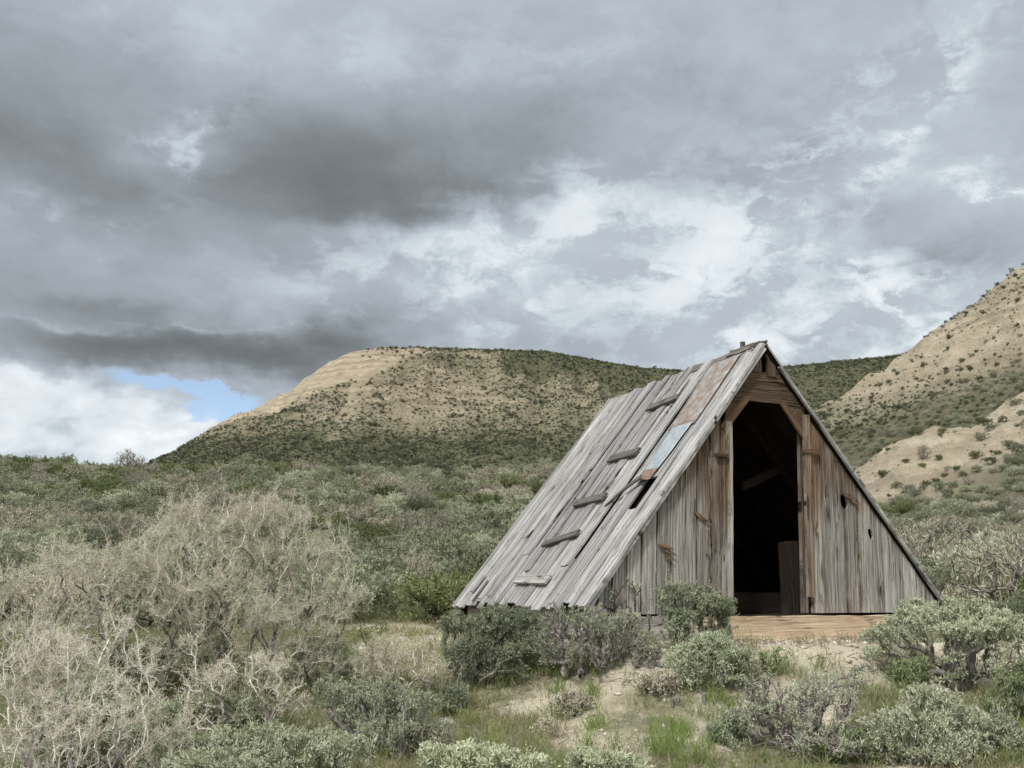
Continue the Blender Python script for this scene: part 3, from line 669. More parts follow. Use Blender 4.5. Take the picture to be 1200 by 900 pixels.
# nail heads
NV = []; NF = []
def nail(pos_, n, r=.006):
    n = np.asarray(n, float); e = np.cross(n, [.3, .9, .2]); e /= np.linalg.norm(e); f = np.cross(n, e); b = len(NV)
    for i in range(6):
        a = i * math.pi / 3; NV.append(pos_ + (e * math.cos(a) + f * math.sin(a)) * r + n * .002)
    NV.append(pos_ + n * .005)
    for i in range(6): NF.append((b + i, b + (i + 1) % 6, b + 6))
for c_ in CLN: nail(c_, NL, .009)
for (s0, wd) in widths:
    for u in (.12, 1.0, 1.95, 2.9, 3.6):
        for f_ in (.25, .75): nail(OL + UPL * (u + random.uniform(-.03, .03)) + Y_ * (s0 + wd * f_) + NL * .062, NL, .007)
for a in np.arange(-2.3, 2.35, .10):
    for z in (.05, .75, 1.45):
        if z < ztop(a) - .15 and not (-.75 < a < .45): nail(np.array([a + LEAN * z, -.036, z + random.uniform(-.02, .02)]), -Y_, .006)
m_, t_ = new_mat('nail_rust'); finish(t_, (.035, .022, .015), .8)
link('nail_heads', np_mesh('nail_heads', NV, None, m_, tris=NF), shed)['kind'] = 'stuff'
#@@PLANTS
# ------------------------------------------------------------------ plants
def leaf_mat(name, c1, c2, c3, trans=.16, vari=.25):
    m, t = new_mat(name)
    r = t.add('ShaderNodeObjectInfo').outputs['Random']
    P = pos(t); n = t.noise(P, 7, 3, .6); n2 = t.noise(P, .6, 3, .6)
    f = t.m('ADD', t.m('MULTIPLY', n, .6), t.m('ADD', t.m('MULTIPLY', r, .28), t.m('SUBTRACT', t.m('MULTIPLY', n2, .5), .2)))
    c = t.ramp(f, [(.28, c1), (.5, c2), (.74, c3)])
    tone = t.lin(t.m('FRACT', t.m('MULTIPLY', r, 7.31)), 0, 1, 1 - vari, 1 + vari)
    c = t.mix(1.0, c, t.comb(tone, tone, tone), 'MULTIPLY')
    finish(t, c, .75, spec=.25, trans=trans); return m
def bark_mat(name, c1, c2, sc=30):
    m, t = new_mat(name); P = pos(t); n = t.noise(t.vm('MULTIPLY', P, (1, 1, .5)), sc, 4, .65)
    finish(t, t.ramp(n, [(.35, c1), (.62, c2)]), .9, n, .5, .005); return m
L_sage = leaf_mat('sage_leaf', (.20, .235, .145), (.37, .40, .27), (.54, .565, .42))
L_sageg = leaf_mat('green_sage_leaf', (.13, .17, .075), (.25, .30, .15), (.41, .45, .26))
L_pale = leaf_mat('pale_sage_leaf', (.25, .29, .17), (.43, .465, .31), (.60, .62, .46))
L_field = leaf_mat('field_sage_leaf', (.14, .16, .095), (.27, .29, .19), (.43, .44, .32), vari=.3)
L_green = leaf_mat('green_bush_leaf', (.09, .12, .04), (.155, .185, .075), (.23, .25, .12))
L_dry = leaf_mat('dry_twig', (.26, .24, .175), (.41, .38, .285), (.55, .515, .41), trans=.1)
L_hill = leaf_mat('hill_shrub_leaf', (.06, .072, .04), (.105, .118, .068), (.165, .17, .11), trans=.1, vari=.45)
L_grass = leaf_mat('grass_blade', (.11, .14, .05), (.18, .22, .08), (.30, .31, .15), trans=.3)
L_straw = leaf_mat('straw_blade', (.24, .23, .11), (.38, .34, .20), (.50, .44, .30), trans=.3)
B_grey = bark_mat('grey_bark', (.10, .09, .08), (.27, .245, .22))
B_dark = bark_mat('dark_bark', (.035, .028, .024), (.12, .10, .085))
B_purple = bark_mat('purple_grey_bark', (.12, .10, .098), (.32, .285, .275))
B_pale = bark_mat('pale_thorn_bark', (.52, .48, .40), (.76, .72, .63))
B_tan = bark_mat('tan_thorn_bark', (.40, .37, .305), (.72, .68, .58))
B_wood = bark_mat('shrub_stem_bark', (.06, .05, .042), (.20, .175, .15))
B_bud = leaf_mat('bud_leaf', (.34, .33, .18), (.50, .47, .28), (.62, .57, .40), trans=.2)

def unit(v): return v / np.maximum(np.linalg.norm(v, axis=-1, keepdims=True), 1e-9)
def tubes(P, Rd, sides=3):
    """P (n,K,3), Rd (n,K) -> verts, quads"""
    n, K, _ = P.shape
    T = unit(np.gradient(P, axis=1)); ref = unit(np.random.default_rng(n).normal(size=(n, 1, 3)))
    A = unit(np.cross(T, np.broadcast_to(ref, T.shape))); B = np.cross(T, A)
    th = np.arange(sides) * 2 * math.pi / sides
    V = P[:, :, None] + Rd[:, :, None, None] * (A[:, :, None] * np.cos(th)[None, None, :, None] + B[:, :, None] * np.sin(th)[None, None, :, None])
    I = np.arange(n * K * sides).reshape(n, K, sides); J = np.roll(I, -1, 2)
    Q = np.stack([I[:, :-1], J[:, :-1], J[:, 1:], I[:, 1:]], -1).reshape(-1, 4)
    return V.reshape(-1, 3), Q
class Geo:
    def __init__(s): s.V = []; s.Q = []; s.M = []; s.n = 0
    def add(s, V, Q, mi=0):
        s.V.append(V); s.Q.append(Q + s.n); s.M.append(np.full(len(Q), mi)); s.n += len(V)
    def mesh(s, name, mats): return np_mesh(name, np.concatenate(s.V), np.concatenate(s.Q), mats, np.concatenate(s.M))
def leaves(g, c, d, ln, wd, r, mi=0, cupv=.25):
    """diamond leaves: base c, direction d, length ln, width wd"""
    s_ = unit(np.cross(d, r.normal(size=d.shape))); nrm = np.cross(d, s_)
    ln = ln[:, None]; wd = wd[:, None]
    V = np.stack([c, c + d * ln * .55 + s_ * wd * .5 + nrm * wd * cupv, c + d * ln, c + d * ln * .55 - s_ * wd * .5 + nrm * wd * cupv], 1).reshape(-1, 3)
    g.add(V, np.arange(len(c) * 4).reshape(-1, 4), mi)
def skeleton(r, tips, roots, K=5, alpha=.35, wig=.10, sag=0.0, follow=.26):
    """joins every tip to the nearest suitable earlier branch: returns node positions, paths (n,K+1 indices) and loads"""
    N = [np.array(x, float) for x in roots]; Dn = [0.0] * len(N); par = [-1] * len(N)
    NP = np.zeros((len(roots) + K * len(tips), 3)); ND = np.zeros(len(NP)); PR = np.full(len(NP), -1); n = len(roots)
    NP[:n] = np.array(roots); paths = []
    order = np.argsort(np.linalg.norm(tips - np.mean(roots, 0), axis=1))
    for k in order:
        tp = tips[k]; dv = NP[:n] - tp; dist = np.linalg.norm(dv, axis=1)
        pen = np.maximum(NP[:n, 2] - tp[2], 0) * 2.0
        j = int(np.argmin(dist + alpha * ND[:n] + pen)); p0 = NP[j]
        L = max(dist[j], 1e-3)
        pd = NP[j] - NP[PR[j]] if PR[j] >= 0 else np.array([tp[0] - p0[0], tp[1] - p0[1], L * .6])
        pd = pd / max(np.linalg.norm(pd), 1e-6)
        c1 = p0 + pd * L * follow + (tp - p0) * .18 + r.normal(size=3) * L * wig
        u = np.linspace(0, 1, K + 1)[1:, None]
        pts = (1 - u) ** 2 * p0 + 2 * u * (1 - u) * c1 + u ** 2 * tp + r.normal(size=(K, 3)) * L * wig * .28 * (1 - u * .6)
        pts[:, 2] = np.maximum(pts[:, 2], -.05)
        NP[n:n + K] = pts; seg = np.cumsum(np.linalg.norm(np.diff(np.vstack([p0, pts]), axis=0), axis=1)); ND[n:n + K] = ND[j] + seg
        PR[n:n + K] = [j] + list(range(n, n + K - 1)); paths.append([j] + list(range(n, n + K))); n += K
    NP = NP[:n]; cnt = np.zeros(n); 
    ends = [p[-1] for p in paths]; cnt[ends] = 1
    for i in range(n - 1, -1, -1):
        if PR[i] >= 0: cnt[PR[i]] += cnt[i]
    return NP, np.array(paths), np.maximum(cnt, 1)
def branch_geo(g, NP, paths, cnt, r0, pw=.45, rmax=.06, thick_sides=7, mi=0, thin=3):
    Rn = np.minimum(r0 * cnt ** pw, rmax); P = NP[paths]; Rd = Rn[paths]; Rd[:, 0] = np.minimum(Rd[:, 0], Rd[:, 1] * 1.25); Rd[:, -1] *= .55
    big = Rd[:, 1] > r0 * 3.2
    for sel, sd_ in ((big, thick_sides), (~big, thin)):
        if sel.any():
            V, Q = tubes(P[sel], Rd[sel], sd_); g.add(V, Q, mi)
def hub(g, roots, rad=.014):
    # the stems meet in a buried root crown
    P_ = np.array([[(0, 0, -.22), (r_[0] * .5, r_[1] * .5, -.2), (r_[0], r_[1], -.12), (r_[0], r_[1], r_[2] + .02)] for r_ in roots], float)
    V, Q = tubes(P_, np.full(P_.shape[:2], rad), 5); g.add(V, Q)
def lobes_tips(r, lobes, n, shell=.72, zmin=.04, skirt=.33):
    """points in a union of ellipsoid lobes (cx,cy,cz,rx,ry,rz), mostly near their surface"""
    vol = np.array([l[3] * l[4] * l[5] for l in lobes]) ** .67; k = r.choice(len(lobes), n, p=vol / vol.sum()); Lb = np.array(lobes)[k]
    d = unit(r.normal(size=(n, 3))); d[:, 2] = np.where(d[:, 2] < -.25, -d[:, 2], d[:, 2]); rad = shell + (1.03 - shell) * r.random(n) ** .8
    inner = r.random(n) < .18; rad = np.where(inner, r.random(n) * shell, rad)
    p = Lb[:, :3] + d * rad[:, None] * Lb[:, 3:6]; p[:, 2] *= np.where(r.random(n) < skirt, .15 + .85 * r.random(n), 1); p[:, 2] = np.maximum(p[:, 2], zmin + r.random(n) * .05)
    return p
def foliage_geo(g, r, NP, paths, per, spread, ln, wd, up=.55, mi=0, frac=1.0, back=.10):
    sel = r.random(len(paths)) < frac; P = NP[paths[sel]]
    tip = P[:, -1]; d = unit(tip - P[:, -3]); n = len(tip)
    if not n: return
    u = r.random((n, per, 1)) ** 1.3; b = tip[:, None] - d[:, None] * u * back + r.normal(size=(n, per, 3)) * spread * (.35 + .65 * u)
    dd = unit(d[:, None] * .5 + np.array([0, 0, up]) + r.normal(size=(n, per, 3)) * .55)
    m = n * per; leaves(g, b.reshape(-1, 3), dd.reshape(-1, 3), ln * (.6 + .8 * r.random(m)), wd * (.7 + .6 * r.random(m)), r, mi)
def rlobes(r, w, d, h, n=6, low=.35):
    L = [(0, 0, h * .45, w * .32, d * .32, h * .45)]
    for i in range(n):
        a = 2 * math.pi * (i + r.random() * .7) / n; q = .45 + .25 * r.random()
        hh = h * (.55 + .42 * r.random()); L.append((math.cos(a) * w * q * .5, math.sin(a) * d * q * .5, hh * .62, w * (.20 + .08 * r.random()), d * (.20 + .08 * r.random()), hh * .40))
    return L
def sublobes(r, L, n=6):
    out = []
    for l in L:
        out.append((l[0], l[1], l[2], l[3] * .72, l[4] * .72, l[5] * .72))
        for i in range(n):
            d = unit(r.normal(size=3)); d[2] = abs(d[2]) * 1.1 - .25; k = .30 + .22 * r.random()
            out.append((l[0] + d[0] * l[3] * .72, l[1] + d[1] * l[4] * .72, max(l[2] + d[2] * l[5] * .8, .04), l[3] * k, l[4] * k, l[5] * k * 1.15))
    return out
def sage_meshes(seed, w, d, h, tips=300, per=48, leaf=None, bark=None, frac=1.0, nl=6, ln=.030, wd=.0085, spread=.017, r0=.0028, lobes=None, roots=None, shell=.7, wig=.14, rmax=.05):
    r = np.random.default_rng(seed); Lb = sublobes(r, lobes or rlobes(r, w, d, h, nl))
    tp = lobes_tips(r, Lb, tips, shell)
    if not roots:
        ex = max(l[0] + l[3] for l in Lb) - min(l[0] - l[3] for l in Lb); roots = [(r.normal() * .13 * ex, r.normal() * .10 * ex, -.05) for _ in range(7)]
    NP, pa, cnt = skeleton(r, tp, roots, 5, .42, wig * .7)
    gb_ = Geo(); hub(gb_, roots); branch_geo(gb_, NP, pa, cnt, r0, .46, rmax)
    gl = Geo(); foliage_geo(gl, r, NP, pa, per, spread, ln, wd, .5, 0, frac, .13)
    return gb_.mesh('branches', [bark or B_grey]), gl.mesh('foliage', [leaf or L_sage])
def stalks(seed, lobes, n, ln):
    r = np.random.default_rng(seed); L = np.array(lobes)[r.integers(0, len(lobes), n)]
    b_ = L[:, :3] + (r.random((n, 3)) - .5) * L[:, 3:6]; d = unit(np.concatenate([r.normal(size=(n, 2)) * .28, np.ones((n, 1))], 1)); h_ = ln * (.5 + .7 * r.random((n, 1))) + L[:, 5:6] * .6
    P_ = np.stack([b_, b_ + d * h_ * .5, b_ + d * h_ + r.normal(size=(n, 3)) * .02], 1); g = Geo(); V, Q = tubes(P_, np.tile([.0022, .0018, .001], (n, 1)), 3); g.add(V, Q)
    c = b_[:, None] + d[:, None] * h_[:, None] * (.55 + .45 * r.random((n, 14, 1))); dd = unit(r.normal(size=c.shape) * .6 + [0, 0, 1]); leaves(g, c.reshape(-1, 3), dd.reshape(-1, 3), .012 + .012 * r.random(n * 14), .004 + .003 * r.random(n * 14), r)
    return g.mesh('seed_stalks', [L_dry])
def plant(name, loc, label, cat, meshes, rz=0.0, group=None, scale=None):
    e = bpy.data.objects.new(name, None); COL.objects.link(e); e.location = tuple(float(v) for v in loc); e.rotation_euler = (0, 0, rz)
    if scale: e.scale = (scale,) * 3
    tag(e, label, cat, group)
    for nm, me in meshes: link(nm, me, e)
    return e
def sage(loc, label, seed, w, d, h, rz=0, name='sagebrush', cat='sagebrush', group=None, **kw):
    b, f = sage_meshes(seed, w, d, h, **kw); return plant(name, loc, label, cat, [('branches', b), ('foliage', f)], rz, group)
def mpp(loc):   # metres per photo pixel at a spot
    c, s = math.cos(PITCH), math.sin(PITCH); return (loc[1] * c + (loc[2] - EYE) * s) / F_PX
def thorn_meshes(seed, lobes, tips, bark, twig, spines=7, ln=(.03, .085), roots=None, r0=.0021, rmax=.045, leafp=.35, leafmat=None, alpha=.3, rs=.00125, wig=.045, grow=None):
    r = np.random.default_rng(seed); lobes = sublobes(r, lobes, 7); tp = lobes_tips(r, lobes, tips, .5)
    if grow is not None:       # long arching shoots that stick out of the mass
        tp = np.vstack([tp, grow])
    roots = roots or [(r.normal() * .12, r.normal() * .12, -.05) for _ in range(5)]
    NP, pa, cnt = skeleton(r, tp, roots, 6, alpha, wig)
    Rn = np.minimum(r0 * cnt ** .46, rmax); P = NP[pa]; Rd = Rn[pa]; Rd[:, 0] = np.minimum(Rd[:, 0], Rd[:, 1] * 1.25); Rd[:, -1] *= .5
    old = cnt[pa[:, 1]] > 22
    g1 = Geo(); g2 = Geo(); hub(g1, roots)
    V, Q = tubes(P[old], Rd[old], 6); g1.add(V, Q)
    V, Q = tubes(P[~old], Rd[~old], 3); g2.add(V, Q)
    # rigid side spines, each with smaller ones
    n = len(P); a = r.random((n, spines)) * 4.6 + 1.2; i = a.astype(int); f = (a - i)[..., None]
    i = np.minimum(i, 5)
    A = np.take_along_axis(P, i[..., None], 1); B = np.take_along_axis(P, i[..., None] + 1, 1)
    b = A * (1 - f) + B * f; t = unit(B - A); d = unit(t * .7 + r.normal(size=b.shape) * .62 + np.array([0, 0, .35]))
    L = ln[0] + (ln[1] - ln[0]) * r.random((n, spines, 1)); e = b + d * L; mid_ = (b + e) / 2 + r.normal(size=b.shape) * L * .07
    SP = np.stack([b, mid_, e], 2).reshape(-1, 3, 3); SR_ = np.tile([rs, rs * .8, rs * .35], (len(SP), 1)); V, Q = tubes(SP, SR_, 3); g2.add(V, Q)
    m = len(SP); q = .35 + .5 * r.random((m, 2, 1)); b2 = SP[:, None, 0] * (1 - q) + SP[:, None, 2] * q
    d2 = unit(unit(SP[:, 2] - SP[:, 0])[:, None] * .4 + r.normal(size=b2.shape) * .8); e2 = b2 + d2 * (.012 + .03 * r.random((m, 2, 1)))
    S2 = np.stack([b2, e2], 2).reshape(-1, 2, 3); V, Q = tubes(S2, np.tile([rs * .75, rs * .3], (len(S2), 1)), 3); g2.add(V, Q)
    out = [('branches', g1.mesh('branches', [bark])), ('twigs', g2.mesh('twigs', [twig]))]
    if leafp > 0:
        g3 = Geo(); sel = r.random(len(S2)) < leafp; c = S2[sel][:, 1]
        c = np.repeat(c, 2, 0); leaves(g3, c + r.normal(size=c.shape) * .003, unit(r.normal(size=c.shape) + [0, 0, .4]), .008 + .012 * r.random(len(c)), .004 + .004 * r.random(len(c)), r)
        out.append(('leaf_buds', g3.mesh('leaf_buds', [leafmat or B_bud])))
    return out

def sublobes(r, L, n=6):
    out = []
    for l in L:
        out.append((l[0], l[1], l[2], l[3] * .72, l[4] * .72, l[5] * .72))
        for i in range(n):
            d = unit(r.normal(size=3)); d[2] = abs(d[2]) * 1.1 - .25; k = .30 + .22 * r.random()
            out.append((l[0] + d[0] * l[3] * .72, l[1] + d[1] * l[4] * .72, max(l[2] + d[2] * l[5] * .8, .04), l[3] * k, l[4] * k, l[5] * k * 1.15))
    return out
# ---- the big thorny shrubs on the left
A0 = at(232, 812)
print('A0', A0, mpp(A0))
u = mpp(A0)
def lb(px, py, rx, rz_, dy=0, ry=None, base=A0, bpy=(232, 812)):
    return ((px - bpy[0]) * u, dy, (bpy[1] - py) * u * 1.0, rx * u, (ry or rx * .8) * u, rz_ * u)
lobesA = [lb(300, 650, 95, 65), lb(200, 645, 85, 60), lb(120, 670, 75, 55, -.2), lb(355, 680, 75, 65, .2), lb(250, 615, 80, 42), lb(330, 615, 60, 36, .3), lb(60, 690, 60, 50, .3), lb(240, 700, 120, 80, -.5, 70), lb(390, 715, 40, 45, .1), lb(160, 720, 90, 70, -.5, 60), lb(330, 730, 80, 55, -.35, 50)]
growA = np.array([(x, random.uniform(-.6, .5), z) for x, z in (((px - 232) * u + random.uniform(-.06, .06), (812 - py) * u + random.uniform(-.03, .06)) for px, py in ((45, 640), (85, 612), (110, 600), (135, 610), (160, 583), (185, 590), (205, 572), (230, 580), (255, 566), (280, 572), (305, 560), (322, 566), (345, 572), (365, 590), (385, 605), (400, 600), (410, 640), (425, 680), (420, 705), (30, 650), (150, 600), (270, 560), (298, 580), (375, 610)))])
plant('thorn_shrub', A0, 'largest shrub, a broad leafless tan thorn bush with dark crooked stems left of the shed', 'thorn shrub',
      thorn_meshes(3, lobesA, 2100, B_wood, B_tan, 9, leafp=.45, alpha=.42, rmax=.024, r0=.0017, grow=growA, roots=[(x, y, -.1) for x, y in ((-1.1, .1), (-.8, -.3), (-.5, 0), (-.2, .25), (0, -.2), (.15, .2), (.35, -.1), (.6, .1), (.8, -.3), (1.05, .1), (.3, -.5), (-.3, -.5))]))
C0 = at(38, 800); u = mpp(C0)
lobesC = [((px - 38) * u, dy, (800 - py) * u, rx * u, rx * u * .8, rz_ * u) for px, py, rx, rz_, dy in ((30, 680, 60, 40, 0), (70, 715, 50, 40, 0), (-40, 700, 60, 50, 0), (10, 740, 70, 45, -.2), (-90, 720, 60, 50, 0))]
plant('thorn_shrub', C0 + np.array([-.1, .3, 0]), 'spindly greyish thorn bush at the left edge, behind the white-twigged one', 'thorn shrub', thorn_meshes(5, lobesC, 800, B_purple, B_tan, 6, leafp=.4, alpha=.5, rmax=.02, roots=[(x, 0, -.05) for x in (-.7, -.4, -.1, .2, .5)]))
B0 = at(95, 890) * 1.0; B0 = np.array([B0[0] * .86, B0[1] * .86, 0]); B0[2] = hz(B0[0], B0[1]); u = mpp(B0)
def pz(px, py, base):   # height above the plant's foot of a photo point at the plant's distance
    d = px_ray(px, py); t = base[1] / d[1]; return np.array([d[0] * t - base[0], 0, EYE + d[2] * t - base[2]])
def lobes_at(base, L):
    u = mpp(base); return [tuple(pz(px, py, base) + np.array([0, dy, 0])) + (rx * u, rx * u * .8, rz_ * u) for px, py, rx, rz_, dy in L]
lobesB = lobes_at(B0, [(120, 790, 80, 70, 0), (60, 800, 70, 75, .1), (10, 820, 70, 70, 0), (150, 840, 70, 55, -.15), (90, 850, 90, 55, -.3), (40, 760, 40, 40, .1), (-50, 830, 60, 60, 0), (200, 870, 50, 40, 0)])
growB = np.array([pz(px, py, B0) + np.array([0, random.uniform(-.3, .3), 0]) for px, py in ((130, 700), (112, 722), (128, 742), (30, 712), (50, 740), (170, 765), (195, 780), (60, 690), (145, 725), (5, 740), (85, 735), (215, 800))])
plant('thorn_shrub', B0, 'bleached white-twigged thorn bush in the lower left corner', 'thorn shrub', thorn_meshes(8, lobesB, 720, B_purple, B_pale, 7, (.03, .09), leafp=.25, grow=growB, rs=.0016, r0=.0019, rmax=.013, alpha=.5, roots=[(x, y, -.05) for x in (-.75, -.5, -.3, -.1, .1, .3, .5) for y in (-.25, .1)]))
def thorn_px(px, py, label, L, n, seed, bark=B_purple, twig=B_tan, leafp=.4, **kw):
    b = at(px, py); return plant('thorn_shrub', b, label, 'thorn shrub', thorn_meshes(seed, lobes_at(b, L), n, bark, twig, 6, leafp=leafp, **kw))
thorn_px(300, 868, 'low pale thorn bush before the broad thorn bush, above the green sage', [(290, 800, 60, 50, 0), (240, 820, 45, 40, 0), (340, 830, 40, 35, 0), (230, 760, 25, 30, 0)], 260, 11, twig=B_pale, rmax=.02)
thorn_px(470, 815, 'yellowish twiggy thorn bush over the woody grey sage at centre left', [(470, 765, 45, 35, 0), (500, 790, 30, 30, 0), (440, 780, 30, 28, 0)], 260, 12, leafp=.9, rmax=.02)

# ---- sagebrush one can tell apart
def sage_px(px, py, label, L, seed, tips, leaf, bark=None, per=46, name='sagebrush', roots=None, back=0.0, cat='sagebrush', stk=0, **kw):
    b = at(px, py)
    if back:
        b = np.array([b[0] * back, b[1] * back, 0]); b[2] = hz(b[0], b[1])
    e = sage(b, label, seed, 1, 1, 1, name=name, cat=cat, tips=tips, per=per, leaf=leaf, bark=bark, lobes=lobes_at(b, L), roots=roots, **kw)
    if stk: link('seed_stalks', stalks(seed + 500, lobes_at(b, L), stk, .16), e)['kind'] = 'stuff'
    return e
sage_px(572, 800, 'rounded grey-green sagebrush before the back corner of the shed eave', [(575, 745, 45, 34, 0), (540, 735, 30, 22, 0), (610, 740, 35, 25, .1), (550, 770, 35, 24, -.1), (600, 765, 35, 20, -.1), (585, 722, 30, 16, 0), (625, 750, 22, 16, 0)], 21, 680, L_sage, stk=8)
sage_px(706, 790, 'half-dead sagebrush sprawling below the front corner of the eave', [(700, 740, 42, 26, 0), (655, 728, 28, 20, .1), (690, 715, 22, 12, .1), (640, 745, 26, 18, 0), (745, 735, 26, 20, .1), (735, 755, 35, 22, 0), (760, 770, 30, 18, 0), (720, 728, 24, 14, 0), (680, 765, 40, 18, -.1), (775, 780, 30, 14, 0), (650, 765, 30, 14, .1)], 22, 1150, L_sage, B_purple, frac=.20, wig=.2, r0=.0034, rmax=.04, roots=[(0, 0, -.03), (.15, .05, -.03), (-.18, 0, -.03), (.35, 0, -.03), (-.35, .05, -.03)])
sage_px(735, 752, 'dead upright sagebrush skeleton before the left part of the plank front', [(740, 690, 14, 22, 0), (715, 700, 14, 18, 0), (728, 720, 24, 16, 0), (705, 715, 14, 12, 0)], 23, 80, L_sage, B_dark, frac=.06, wig=.25, r0=.0042)
sage_px(815, 760, 'grey sagebrush with pale stalks beside the doorway', [(815, 705, 36, 22, 0), (790, 700, 26, 18, 0), (840, 708, 26, 16, 0), (800, 730, 36, 16, 0), (850, 718, 16, 12, 0)], 24, 420, L_sage, wig=.2, stk=26)
sage_px(832, 810, 'bushy pale green sagebrush on the sand below the door sill', [(830, 772, 42, 26, 0), (800, 775, 25, 20, 0), (862, 780, 28, 20, 0), (835, 755, 25, 14, 0)], 25, 440, L_sage, stk=14)
sage_px(900, 790, 'small green sprig growing just before the door sill', [(895, 772, 10, 9, 0), (912, 765, 6, 6, 0)], 26, 36, L_sageg, per=30)
sage_px(1118, 806, 'twisted-trunk sagebrush with a flat crown at the right of the sill', [(1040, 745, 32, 16, 0), (1075, 728, 45, 22, .1), (1130, 725, 50, 22, 0), (1175, 738, 38, 22, 0), (1110, 742, 50, 16, -.2), (1195, 750, 28, 18, 0), (1025, 765, 20, 8, 0)], 27, 820, L_sage, B_grey, r0=.0042, wig=.17, rmax=.085, frac=.85, roots=[(0, 0, -.05), (.03, .03, -.05)])
sage_px(925, 885, 'tangled dead grey sagebrush in the foreground, below the doorway', [(925, 835, 60, 38, 0), (880, 840, 40, 30, 0), (975, 825, 45, 34, 0), (1010, 800, 30, 20, .1), (900, 810, 35, 22, 0), (950, 865, 60, 25, -.2)], 28, 1250, L_sage, B_purple, frac=.17, wig=.17, r0=.0031, rmax=.026)
sage_px(1075, 893, 'pale leafy sagebrush in the right foreground, before the twisted one', [(1070, 850, 50, 30, 0), (1115, 840, 35, 26, 0), (1030, 860, 35, 24, 0), (1090, 820, 36, 18, 0), (1070, 880, 60, 22, -.1), (1140, 870, 30, 22, 0)], 29, 560, L_pale, wig=.2, r0=.004)
sage_px(1190, 850, 'sagebrush cut off by the right edge, before the grassy bank', [(1190, 800, 35, 30, 0), (1215, 820, 40, 35, 0), (1170, 830, 25, 22, 0)], 30, 320, L_sageg)
sage_px(450, 880, 'woody dark-stemmed grey sagebrush below the thin stump', [(440, 820, 45, 30, 0), (480, 835, 40, 28, 0), (405, 835, 35, 28, 0), (450, 850, 60, 26, -.1), (380, 815, 30, 24, .1), (510, 855, 25, 20, 0)], 31, 850, L_sage, B_purple, frac=.42, wig=.15, r0=.0027, rmax=.022)
sage_px(350, 885, 'bright grey-green sagebrush spreading along the bottom edge', [(330, 868, 70, 22, 0), (260, 875, 60, 20, 0), (400, 875, 50, 20, 0), (190, 885, 50, 20, 0), (300, 890, 120, 24, -.2)], 32, 620, L_pale, back=.9, per=54)
sage_px(560, 898, 'low green sagebrush tips at the bottom edge, left of centre', [(560, 885, 40, 18, 0), (510, 890, 30, 16, 0), (610, 893, 35, 15, 0)], 33, 260, L_pale, back=.92, stk=30)
sage_px(690, 899, 'low pale sagebrush tips at the bottom edge below the sand', [(690, 892, 45, 13, 0), (740, 897, 35, 12, 0)], 34, 200, L_pale, back=.92, stk=40)
sage_px(380, 800, 'grey-green sagebrush under the right side of the broad thorn bush', [(380, 765, 30, 24, 0), (350, 780, 30, 22, 0), (410, 785, 26, 20, 0)], 35, 260, L_sage, stk=40)
sage_px(512, 722, 'dark green sagebrush beside the far end of the eave', [(512, 695, 28, 18, 0), (495, 700, 18, 14, 0), (530, 700, 16, 14, 0)], 36, 260, L_sageg)
sage_px(440, 725, 'green sagebrush where the footpath bends, right of the broad thorn bush', [(442, 700, 26, 18, 0), (420, 708, 20, 16, 0), (462, 706, 16, 12, 0)], 37, 240, L_sageg, stk=40)
sage_px(640, 865, 'small dry brown tuft of sagebrush on the sandy patch', [(680, 822, 18, 10, 0)] and [(640, 850, 14, 10, 0)], 38, 50, L_dry, per=24)
sage_px(676, 838, 'brownish low sagebrush clump on the sand before the half-dead one', [(676, 822, 24, 14, 0), (655, 828, 12, 8, 0)], 39, 130, L_dry, B_dark, per=30)
sage_px(1190, 740, 'grey sagebrush behind the crown of the twisted one, at the right edge', [(1180, 715, 26, 18, 0), (1205, 712, 26, 20, 0)], 40, 220, L_sage)
sage_px(20, 700, 'mid-sized grey sagebrush behind the thorn bushes at the left edge', [(20, 660, 35, 24, 0), (50, 670, 25, 20, 0)], 41, 260, L_field, stk=20)
sage_px(855, 872, 'small grey-green sagebrush left of the tangled dead one in the foreground', [(860, 850, 24, 18, 0), (840, 860, 18, 12, 0)], 42, 200, L_sage, stk=10)
sage_px(1000, 893, 'low dark-stemmed sagebrush between the tangled dead one and the pale one', [(1000, 870, 28, 18, 0), (980, 880, 22, 12, 0)], 43, 240, L_sageg, B_purple, frac=.6, r0=.0025, rmax=.015)
sage_px(1160, 885, 'grey sagebrush rising from the grass at the lower right corner', [(1160, 855, 28, 24, 0), (1185, 870, 30, 22, 0)], 44, 260, L_sage, stk=12)
sage_px(1065, 805, 'small green sagebrush under the crown of the twisted one', [(1060, 785, 20, 12, 0), (1080, 780, 14, 9, 0)], 45, 120, L_sageg)
sage_px(545, 838, 'spindly grey sagebrush at the left rim of the sandy patch', [(535, 812, 22, 16, 0), (520, 822, 16, 12, 0)], 46, 160, L_sage, B_purple, frac=.5, stk=14)
sage_px(780, 815, 'low twiggy sagebrush on the sand between the half-dead and the bushy one', [(775, 795, 26, 12, 0), (755, 800, 18, 9, 0)], 47, 220, L_dry, B_grey, frac=.4, per=26, r0=.0024, rmax=.012)
sage_px(260, 855, 'grey sagebrush inside the thorn bushes above the bottom edge', [(240, 830, 40, 26, 0), (290, 835, 36, 24, 0), (200, 840, 30, 20, 0)], 48, 360, L_sage, stk=30)
sage_px(110, 860, 'green sagebrush showing through the white-twigged thorn bush', [(110, 820, 40, 30, 0), (60, 830, 36, 26, 0), (150, 830, 30, 24, 0)], 49, 360, L_sage, stk=20)
sage_px(150, 893, 'bright sagebrush filling the bottom edge under the white-twigged thorn bush', [(150, 868, 44, 20, 0), (95, 875, 40, 20, 0), (200, 872, 34, 18, 0), (40, 880, 40, 18, 0)], 50, 420, L_pale, back=.93, stk=24)
